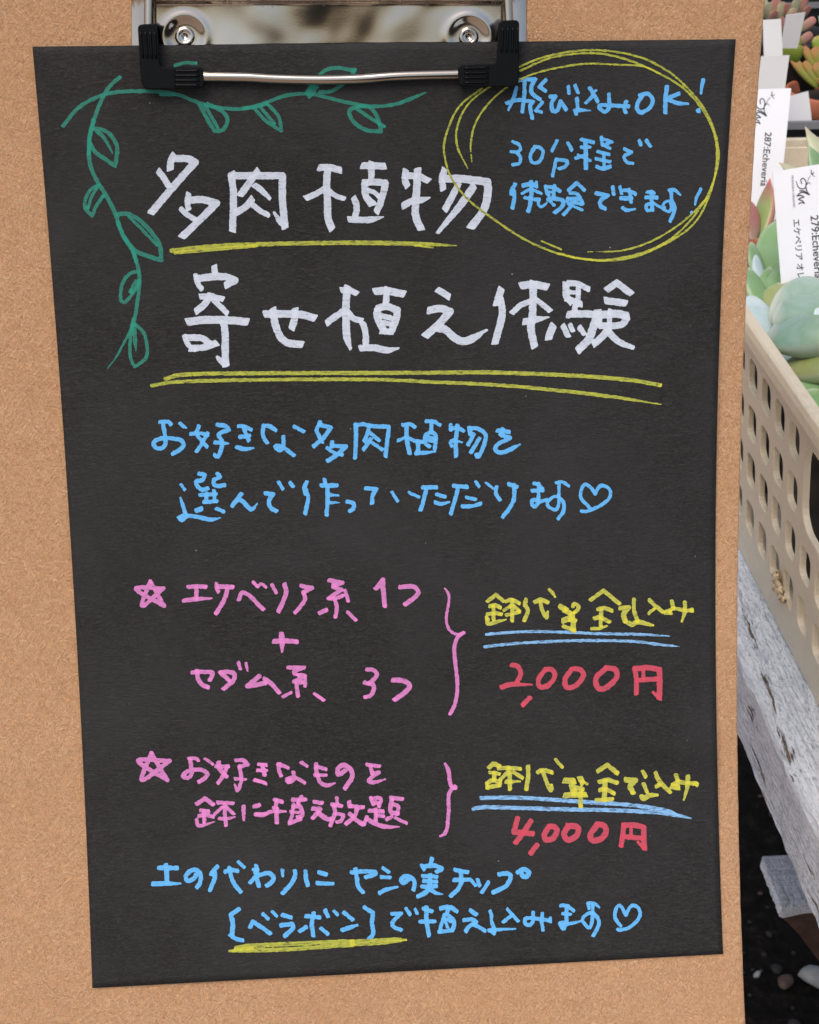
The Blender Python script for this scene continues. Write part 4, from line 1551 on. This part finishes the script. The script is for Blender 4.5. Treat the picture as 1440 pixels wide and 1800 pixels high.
# 5: jelly-bean succulent in terracotta pot on the bench behind the basket
def finger(parent, mat, b, t, wpx, **kw):
    return px_leaf(parent, mat, b, t, wpx, wpx * b[2] / FPX * 0.9, up=(0.0, -0.9, 0.4), shape=(0.35, 0.32), dish=0.0, curl=0.06, point=0.0, nu=16, nv=14, **kw)
D5 = 1.12
c5 = at(1478, 166, D5)
p5 = empty('succulent', c5 - np.array([0, 0, 0.09]), 'jelly bean succulent with orange tipped green fingers in a terracotta pot', 'succulent', 'succulents behind the basket')
pot(p5, at(1478, 158, D5), 0.043, 0.072, M_TERRA, M_POTSOIL)
for b, t, wd, mt in [((1438, 152), (1390, 102), 17, 'j'), ((1442, 150), (1413, 108), 16, 'j'), ((1442, 128), (1412, 82), 16, 'j'), ((1446, 120), (1430, 84), 22, 'j'), ((1446, 100), (1434, 64), 22, 'l'),
                     ((1450, 140), (1432, 112), 22, 'j'), ((1462, 130), (1460, 60), 24, 'l'), ((1470, 140), (1490, 70), 24, 'j'), ((1480, 140), (1520, 95), 22, 'j'), ((1478, 150), (1530, 130), 22, 'j'),
                     ((1455, 152), (1440, 136), 20, 'j')]:
    finger(p5, M_JELLY if mt == 'j' else M_JELLYLIME, (b[0], b[1], D5 - 0.012), (t[0], t[1], D5 - 0.02), wd)
# 6: lime cluster behind the leaning tag
p6 = empty('succulent', at(1392, 110, 1.0) - np.array([0, 0, 0.05]), 'small lime green succulent showing below the leaning blank tag', 'succulent', 'succulents behind the basket')
pot(p6, at(1388, 135, 1.0) - np.array([0, 0, 0.03]), 0.014, 0.03, M_BLACKPOT, M_POTSOIL)
for b, t, wd in [((1388, 105), (1380, 62), 20), ((1392, 105), (1390, 66), 22), ((1396, 100), (1402, 62), 18), ((1398, 108), (1408, 80), 16), ((1386, 108), (1376, 80), 14)]:
    finger(p6, M_JELLYLIME, (b[0], b[1], 1.0), (t[0], t[1], 0.99), wd)
# 7: pink and cream fingers at the top
D7 = 1.16
p7 = empty('succulent', at(1385, 40, D7) - np.array([0, 0, 0.06]), 'pink and cream fingered succulent at the very back, behind the blank tags', 'succulent', 'succulents behind the basket')
pot(p7, at(1385, 60, D7), 0.042, 0.06, M_BLACKPOT, M_POTSOIL)
for b, t, wd, mt in [((1352, 34), (1350, 4), 16, 'c'), ((1360, 30), (1366, -6), 18, 'p'), ((1368, 38), (1376, 2), 14, 'c'), ((1374, 30), (1386, 6), 15, 'p'), ((1352, 38), (1366, 18), 13, 'p'), ((1346, 30), (1340, -10), 16, 'c'),
                     ((1396, 26), (1402, -4), 16, 'c'), ((1404, 24), (1418, -8), 15, 'p'), ((1410, 30), (1424, 10), 12, 'p'), ((1408, 52), (1434, 32), 16, 'p'), ((1404, 78), (1428, 58), 16, 'p'), ((1384, 40), (1398, 14), 16, 'c'), ((1378, 60), (1372, 30), 16, 'p'), ((1392, 55), (1394, 20), 15, 'p')]:
    finger(p7, M_PINK if mt == 'p' else M_CREAM, (b[0], b[1], D7), (t[0], t[1], D7 - 0.015), wd)
# 8: pale leaf at the top right corner
p8 = empty('succulent', at(1470, 40, 1.4) - np.array([0, 0, 0.06]), 'pale mint leaved succulent at the upper right corner', 'succulent', 'succulents behind the basket')
pot(p8, at(1490, 70, 1.4), 0.04, 0.06, M_BLACKPOT, M_POTSOIL)
px_leaf(p8, M_LEAF_PALE, (1470, 60, 1.4), (1428, -8, 1.4), 30, 0.006, up=(0.5, -0.7, 0.5), curl=0.05)
px_leaf(p8, M_LEAF_GREEN, (1475, 70, 1.4), (1440, 30, 1.39), 26, 0.006, up=(0.5, -0.7, 0.5), curl=0.05)
rosette(p8, at(1490, 56, 1.4), (0, -0.2, 1), 0.042, 12, M_LEAF_PALE, 0.016, 0.006, inner=2, a0=0.3, skip=lambda d_, f: d_[0] < 0.0)
# carrying tray behind the basket
M_TRAY = mat_plain('grey_tray', (0.20, 0.20, 0.21), 0.5)
tray = empty('plant_tray', W(1.15, 0.42, ZB), 'black plastic crate with grey rim lines behind the beige basket', 'tray')
prism_s('tray_floor', [(0.235, ZB + 0.006), (0.235, ZB + 0.002), (0.62, ZB + 0.002), (0.62, ZB + 0.006)], 0.955, 1.42, M_TRAY, tray)
for l_ in (0.235, 0.616):
    prism_s('tray_side', [(l_, ZB + 0.145), (l_, ZB + 0.0062), (l_ + 0.004, ZB + 0.0062), (l_ + 0.004, ZB + 0.145)], 0.955, 1.42, M_BLACKPOT, tray)
for s_ in (0.955, 1.416):
    prism_s('tray_side', [(0.2392, ZB + 0.145), (0.2392, ZB + 0.0062), (0.6158, ZB + 0.0062), (0.6158, ZB + 0.145)], s_, s_ + 0.004, M_BLACKPOT, tray)
    for z_ in (0.151, 0.137):
        prism_s('tray_rim', [(0.233, ZB + z_), (0.233, ZB + z_ - 0.005), (0.622, ZB + z_ - 0.005), (0.622, ZB + z_)], s_ - 0.004, s_ - 0.0005, M_TRAY, tray)

# ------------------------------------------------------------------ plant name tags
M_TAG = mat_plain('white_tag_plastic', (0.82, 0.83, 0.86), 0.35, var=0.02, scale=30)
M_TAGGREY = mat_plain('grey_tag_plastic', (0.70, 0.695, 0.70), 0.45, var=0.03, scale=30)
M_PRINT = mat_plain('black_print', (0.035, 0.035, 0.042), 0.5)
def plant_tag(corners, mat, label):
    """corners TL,TR,BR,BL as (x,y,depth)"""
    P = np.array([at(*c) for c in corners])
    n0 = np.cross(P[1] - P[0], P[3] - P[0]); r2 = ray(corners[2][0], corners[2][1])
    P[2] = CP + r2 * (((P[0] - CP) @ n0) / (r2 @ n0))          # keep the strip flat
    o = empty('plant_tag', P[2:].mean(0), label, 'plant tag', 'plant name tags')
    nrm = np.cross(P[1] - P[0], P[3] - P[0]); nrm /= np.linalg.norm(nrm)
    if nrm @ (CP - P[0]) < 0: nrm = -nrm
    Q = np.vstack([P, P - nrm * 0.0006])
    m = mesh_obj('tag_strip', Q, [(3, 2, 1, 0), (4, 5, 6, 7), (0, 1, 5, 4), (1, 2, 6, 5), (2, 3, 7, 6), (3, 0, 4, 7)], mat, o, smooth=False)
    return o, P, nrm
def tag_pt(P, nrm, x, y, lift=0.00012):
    r = ray(x, y); k = ((P[0] + nrm * lift - CP) @ nrm) / (r @ nrm)
    return CP + r * k
def tag_text(o, P, nrm, s, a, b, bold=0.0):
    cu = bpy.data.curves.new('t', 'FONT'); cu.body = s; cu.size = 1.0; cu.offset = bold; cu.resolution_u = 3
    to = bpy.data.objects.new('tmp', cu); COL.objects.link(to)
    dg = bpy.context.evaluated_depsgraph_get(); dg.update()
    me = bpy.data.meshes.new_from_object(to.evaluated_get(dg))
    v = np.zeros(len(me.vertices) * 3); me.vertices.foreach_get('co', v); v = v.reshape(-1, 3)
    f = [tuple(p.vertices) for p in me.polygons]
    bpy.data.objects.remove(to)
    A, B = tag_pt(P, nrm, *a), tag_pt(P, nrm, *b)
    wd = v[:, 0].max(); sc = np.linalg.norm(B - A) / wd
    X = (B - A) / np.linalg.norm(B - A); Y = np.cross(nrm, X)
    return mesh_obj('printed_text', A + np.outer(v[:, 0] * sc, X) + np.outer(v[:, 1] * sc, Y), f, M_PRINT, o, smooth=False)
def tag_logo(o, P, nrm, text, org, off, rot, seed):
    strokes = list(parse_strokes(text).values())[0]
    c, s = math.cos(rot), math.sin(rot)
    out = []
    for st in strokes:
        q = st.copy(); d_ = st[:, :2] - org
        q[:, 0] = off[0] + d_[:, 0] * c - d_[:, 1] * s; q[:, 1] = off[1] + d_[:, 0] * s + d_[:, 1] * c
        out.append(q)
    pv, pc, fs = ink_outline(out, 0.33, 0.04, seed, 0.78)
    V = np.array([tag_pt(P, nrm, x, y, 0.00014) for x, y in pv])
    return mesh_obj('sprout_emblem', V, fs, M_PRINT, o, smooth=False)
LOGO = '''@ logo black 9 1280 180
12 1300,1160 1262,1235 1250,1300
16 1318,1070 1318,1110 1340,1145
13 1360,1105 1330,1140
14 1310,1120 1340,1150 1378,1178,5
14 1262,1275 1290,1272 1312,1305,5
22 1165,1285 1150,1225 1190,1200 1235,1265 1215,1360 1120,1350 1075,1245,12
22 1230,1300 1245,1400 1290,1460! 1200,1400 1135,1400
24 1285,1462 1170,1420 1090,1480! 1150,1470 1200,1495
24 1200,1500 1150,1510 1115,1535! 1180,1560 1205,1600
22 1200,1590 1150,1585 1120,1605
8 1150,1635 1155,1640
'''
tF, PF, nF = plant_tag([(1358, 302, 0.735), (1468, 284, 0.735), (1492, 540, 0.747), (1377, 545, 0.747)], M_TAG, 'white printed name tag leaning in front, with a sprout emblem and two columns of text')
tag_text(tF, PF, nF, '279:Echeveria', (1425, 379), (1432.8, 490), 0.014)
tag_text(tF, PF, nF, 'エケベリア オレンジ', (1394.4, 385), (1405.5, 521), 0.014)
tag_text(tF, PF, nF, 'MURAOKA ORGANIC', (1391, 308.3), (1394.4, 365.5), 0.0)
tag_logo(tF, PF, nF, LOGO, np.array([1428.3, 305.6]), np.array([1428.3, 305.6]), 0.0, 31)
tD, PD, nD = plant_tag([(1290, 158, 0.868), (1391, 155, 0.868), (1362, 440, 0.882), (1262, 448, 0.882)], M_TAG, 'white printed name tag half hidden behind the clipboard, above the red edged leaves')
tag_text(tD, PD, nD, '287:Echeveria', (1345.3, 231.7), (1336.9, 327.2), 0.014)
tag_logo(tD, PD, nD, LOGO, np.array([1428.3, 305.6]), np.array([1358.3, 168.3]), 0.157, 32)
plant_tag([(1338, 99, 0.90), (1388, 97, 0.90), (1374, 200, 0.915), (1324, 200, 0.915)], M_TAGGREY, 'pale grey blank tag standing directly behind the half hidden printed tag')
plant_tag([(1341, 35, 0.93), (1373, 33, 0.93), (1379, 160, 0.945), (1345, 160, 0.945)], M_TAGGREY, 'narrow white blank tag, tallest and leftmost of the blank tags')
plant_tag([(1382, 27, 0.955), (1416, 22, 0.955), (1402, 85, 0.97), (1372, 85, 0.97)], M_TAGGREY, 'blank tag leaning to the right in front of the pink fingers')
plant_tag([(1388, 169, 0.985), (1421, 160, 0.985), (1437, 292, 1.0), (1380, 300, 1.0)], M_TAGGREY, 'grey blank tag leaning below the terracotta pot')
# ------------------------------------------------------------------ clipboard
M_BOARD = mat_fibreboard()
clipboard = empty('clipboard', SURF([0.42], [1.1], [-0.002])[0], 'brown fibreboard clipboard with a metal wire clip holding the black sheet', 'clipboard')
ur, tr_ = INV(np.array([(1343, 2), (1341, 100), (1332, 200), (1323.5, 300), (1317.5, 400), (1313.5, 500), (1309.5, 600), (1306, 700), (1303, 800), (1300.5, 900), (1298, 1000), (1296.4, 1100), (1296.6, 1200), (1297.2, 1300), (1298, 1400), (1301, 1500), (1303.6, 1600), (1307, 1700), (1310.7, 1798)], float), -0.0004)
cu_ = np.polyfit(tr_, ur, 3)
nu_, nt_ = 50, 150
tt = np.linspace(-0.13, 1.10, nt_)
rg = np.random.default_rng(11)
edge_r = np.polyval(cu_, np.clip(tt, -0.02, 1.06)) + rg.normal(0, 0.00018, nt_)
U = -0.20 + (edge_r[:, None] + 0.20) * np.linspace(0, 1, nu_)[None, :]
T = np.repeat(tt[:, None], nu_, 1)
top = SURF(U, T, -0.0004); bot = SURF(U, T, -0.0034)
fs = [(q[0], q[3], q[2], q[1]) for q in grid_faces(nu_, nt_)]
N = nu_ * nt_
fs += [tuple(i + N for i in f[::-1]) for f in fs]
for j in range(nt_ - 1):
    a, b = j * nu_, (j + 1) * nu_; fs.append((a, a + N, b + N, b))
    a, b = j * nu_ + nu_ - 1, (j + 1) * nu_ + nu_ - 1; fs.append((a, b, b + N, a + N))
for i in range(nu_ - 1):
    fs.append((i, i + 1, i + 1 + N, i + N)); a = (nt_ - 1) * nu_ + i; fs.append((a, a + N, a + 1 + N, a + 1))
uv = np.stack([U.ravel() * 210, -T.ravel() * 297], 1)
uvb = np.vstack([uv, uv + [0, 2.5]])
bd = mesh_obj('board', np.vstack([top, bot]), fs, M_BOARD, clipboard, smooth=True, uvs=uvb)
add_bevel(bd, 0.0006, 2, 50)

def mat_metal(name, rust):
    m, n, b = new_mat(name)
    v = coords(n, 'UV')
    sm = noise(n, v, 0.026, 2, 0.35, 0.3)
    fine = noise(n, v, 1.6, 4, 0.65)
    c = ramp(n, sm, [(0.3, (0.40, 0.345, 0.285)), (0.7, (0.60, 0.56, 0.505))]).outputs[0]
    if rust:
        sx = n.nodes.new('ShaderNodeSeparateXYZ'); n.links.new(coords(n, 'UV'), sx.inputs[0])
        lo = mathn(n, 'ADD', sx.outputs[1], mathn(n, 'MULTIPLY', noise(n, coords(n, 'UV', (1, 0.35, 1)), 0.35, 4, 0.7), 9.0))
        rm = ramp(n, mathn(n, 'MULTIPLY', lo, 0.04), [(0.60, 0.0), (0.72, 1.0)])
        rm.color_ramp.elements[0].position = 0.62
        c = mixc(n, rm.outputs[0], c, (0.16, 0.075, 0.028))
        n.links.new(mathn(n, 'SUBTRACT', 1.0, mathn(n, 'MULTIPLY', rm.outputs[0], 0.85)), b.inputs['Metallic'])
    else:
        b.inputs['Metallic'].default_value = 1.0
    n.links.new(c, b.inputs['Base Color'])
    n.links.new(ramp(n, sm, [(0.3, 0.06), (0.75, 0.20)]).outputs[0], b.inputs['Roughness'])
    h = mathn(n, 'ADD', mathn(n, 'MULTIPLY', sm, 1.0), mathn(n, 'MULTIPLY', fine, 0.0015))
    bump(n, h, b, 0.8, 0.006 if rust else 0.0004)
    return m
M_METAL = mat_metal('plated_steel', True)
M_WIRE = mat_metal('bright_steel_wire', False)
M_GRIP = mat_plain('black_grip_plastic', (0.0035, 0.0035, 0.0038), 0.22, spec=0.12, var=0.15, scale=300)

def px_sheet(name, x0, x1, y0, y1, hfun, thick, mat, parent, nx=40, ny=16):
    X, Y = np.meshgrid(np.linspace(x0, x1, nx), np.linspace(y0, y1, ny))
    px = np.stack([X.ravel(), Y.ravel()], 1)
    h = hfun(px)
    v, uv = on_board(px, h); vb, _ = on_board(px, h)
    u, t = INV(px, h); vb = SURF(u, t, h - thick)
    f = [(q[0], q[3], q[2], q[1]) for q in grid_faces(nx, ny)]
    n = nx * ny
    f += [tuple(i + n for i in q[::-1]) for q in f]
    for j in range(ny - 1):
        a, b = j * nx, (j + 1) * nx; f.append((a, a + n, b + n, b)); a, b = a + nx - 1, b + nx - 1; f.append((a, b, b + n, a + n))
    for i in range(nx - 1):
        f.append((i, i + 1, i + 1 + n, i + n)); a = (ny - 1) * nx + i; f.append((a, a + n, a + 1 + n, a + 1))
    o = mesh_obj(name, np.vstack([v, vb]), f, mat, parent, uvs=np.vstack([uv, uv]))
    add_bevel(o, 0.0003, 2, 50)
    return o
RIV = [(325, 64), (824, 65)]
def plate_h(px):
    h = np.full(len(px), 0.0011)
    h += 0.0014 * np.clip(1 - px[:, 1] / 90.0, 0, 1)          # the plate slopes towards the board
    h += 0.0016 * sstep(7, 1, px[:, 1])                       # folded step along the top
    for c in RIV:
        r = np.hypot(px[:, 0] - c[0], px[:, 1] - c[1])
        h += 0.00045 * np.exp(-((r - 38) / 7.0) ** 2) - 0.00035 * sstep(36, 22, r)
    return h
px_sheet('clip_plate', 272, 884, -46, 112, plate_h, 0.0008, M_METAL, clipboard, 160, 46)
px_sheet('back_plate', 231, 926, -46, 96, lambda p: np.full(len(p), 0.0002), 0.0005, M_METAL, clipboard, 40, 8)
for (cx, cy) in RIV:
    prof = [(0.0, 0.35), (0.55, 0.40), (0.8, 0.75), (1.25, 0.95), (1.5, 0.85), (1.75, 1.10), (2.35, 1.12), (2.75, 0.90), (2.95, 0.45), (3.0, -0.2)]
    n = 40; vs = []
    for (r, z) in prof:
        for k in range(n):
            a = 2 * math.pi * k / n; vs.append((cx + 5.9 * r * math.cos(a), cy - 5.9 * r * math.sin(a), z))
    vs = np.array(vs)
    V, uv = on_board(vs[:, :2], 0.0009 + vs[:, 2] * 0.001)
    f = [(i * n + k, (i + 1) * n + k, (i + 1) * n + (k + 1) % n, i * n + (k + 1) % n) for i in range(len(prof) - 1) for k in range(n)]
    mesh_obj('rivet', V, f, M_WIRE, clipboard, uvs=uv * 3)
# the sprung wire: two arms and the pressing bar
HB = 0.0043
def wire(name, pts, r):
    q = spline([(x, y, 0) for x, y in pts])[:, :2]
    v, uv = on_board(q, HB)
    o = tube(name, v, r, M_WIRE, clipboard, 16)
    return o
wire('press_bar', [(300, 134.5), (360, 134.5), (430, 135.5), (490, 138.5), (560, 140), (630, 138.5), (690, 134), (740, 132), (803, 130.5), (860, 129)], 0.00150)
wire('wire_arm', [(263, -40), (262.5, 0), (262, 40), (262, 70)], 0.00150)
wire('wire_arm', [(890, -40), (892, 0), (894, 40), (894.5, 70)], 0.00150)
def grip(outline, ribs):
    root = None
    pts = np.array(outline, float)
    h0, h1 = 0.0024, 0.0066
    a, _ = on_board(pts, h0); b, _ = on_board(pts, h1)
    n = len(pts)
    f = [tuple(range(n, 2 * n))[::-1], tuple(range(n))]
    for i in range(n): f.append((i, (i + 1) % n, n + (i + 1) % n, n + i))
    o = mesh_obj('corner_grip', np.vstack([a, b]), f, M_GRIP, clipboard, smooth=False)
    bm = bmesh.new(); bm.from_mesh(o.data); bmesh.ops.recalc_face_normals(bm, faces=bm.faces); bm.to_mesh(o.data); bm.free()
    add_bevel(o, 0.0008, 3, 30)
    for (x0, y0, x1, y1) in ribs:
        q = np.stack([np.linspace(x0, x1, 8), np.linspace(y0, y1, 8)], 1)
        v, _ = on_board(q, h1 + 0.0001)
        tube('grip_rib', v, 0.00042, M_GRIP, o, 8)
def rounded(pts, r=5):
    out = []
    P = np.array(pts, float); n = len(P)
    for i in range(n):
        a, b, c = P[i - 1], P[i], P[(i + 1) % n]
        d1 = (a - b) / np.linalg.norm(a - b); d2 = (c - b) / np.linalg.norm(c - b)
        rr = min(r, 0.45 * np.linalg.norm(a - b), 0.45 * np.linalg.norm(c - b))
        p0, p2 = b + d1 * rr, b + d2 * rr
        for t in (0, 0.33, 0.67, 1): out.append(tuple((1 - t) ** 2 * p0 + 2 * t * (1 - t) * b + t * t * p2))
    return out
grip(rounded([(242, 43), (277, 41), (281, 118), (357, 118), (359, 155), (256, 157), (248, 145)], 8),
     [(247, 55, 251, 102), (255.5, 55, 259, 103), (264, 55, 267, 103), (272, 55, 274.5, 103)] + [(306, y, 351, y) for y in (124.5, 133, 141.5, 150)])
grip(rounded([(878, 36), (913, 35), (912, 146), (900, 153), (807, 152), (804, 115), (872, 112)], 8),
     [(884, 48, 882, 92), (893, 48, 891, 92), (902, 48, 900, 92), (910, 48, 908, 92)] + [(816, y + 0.5, 859, y) for y in (119.5, 128, 136.5, 145)])

# ------------------------------------------------------------------ the black sheet and its lettering
M_PAPER = mat_black_paper()
sheet = empty('handwritten_sheet', SURF([0.5], [1.0], [0.0])[0], 'black paper sheet with coloured Japanese handwriting and leaf doodles, held under the clip', 'paper sheet')
na, nb = 91, 129
A, B = np.meshgrid(np.linspace(0, 1, na), np.linspace(0, 1, nb))
A = A.ravel(); B = B.ravel()
px = proj(SURF(A, B, 0.0))
h = sheet_h(A, B)
u, t = INV(px, h)
V = SURF(u, t, h)
pp = mesh_obj('paper', V, [(q[0], q[3], q[2], q[1]) for q in grid_faces(na, nb)], M_PAPER, sheet, uvs=np.stack([u * 210, -t * 297], 1))
sm = pp.modifiers.new('thickness', 'SOLIDIFY'); sm.thickness = 0.00022; sm.offset = -1
DRY = {'title_underline': 'yellow_dry', 'oval_ring': 'yellow_dry', 'footer_underline': 'yellow_dry', 'price_underline': 'blue_dry'}
MI = {}
ORDER = {'white': 0, 'blue': 0, 'pink': 0, 'green': 0, 'red': 0, 'blue_dry': 1, 'yellow': 2, 'yellow_dry': 3}
for gi, ((nm, colr), strokes) in enumerate(parse_strokes(INK_TEXT).items()):
    key = DRY.get(nm.split('#')[0], colr)
    if key not in MI: MI[key] = mat_ink(key)
    pv, pc, fs = ink_outline(strokes, 1.0, 0.42, 50 + gi, 1.07 if key == 'yellow' else 1.0)
    V, uv = on_sheet(pv, 0.00007 + 0.00003 * ORDER[key])
    mesh_obj(nm.split('#')[0], V, fs, MI[key], sheet, smooth=False, attrs={'cover': pc}, uvs=uv)
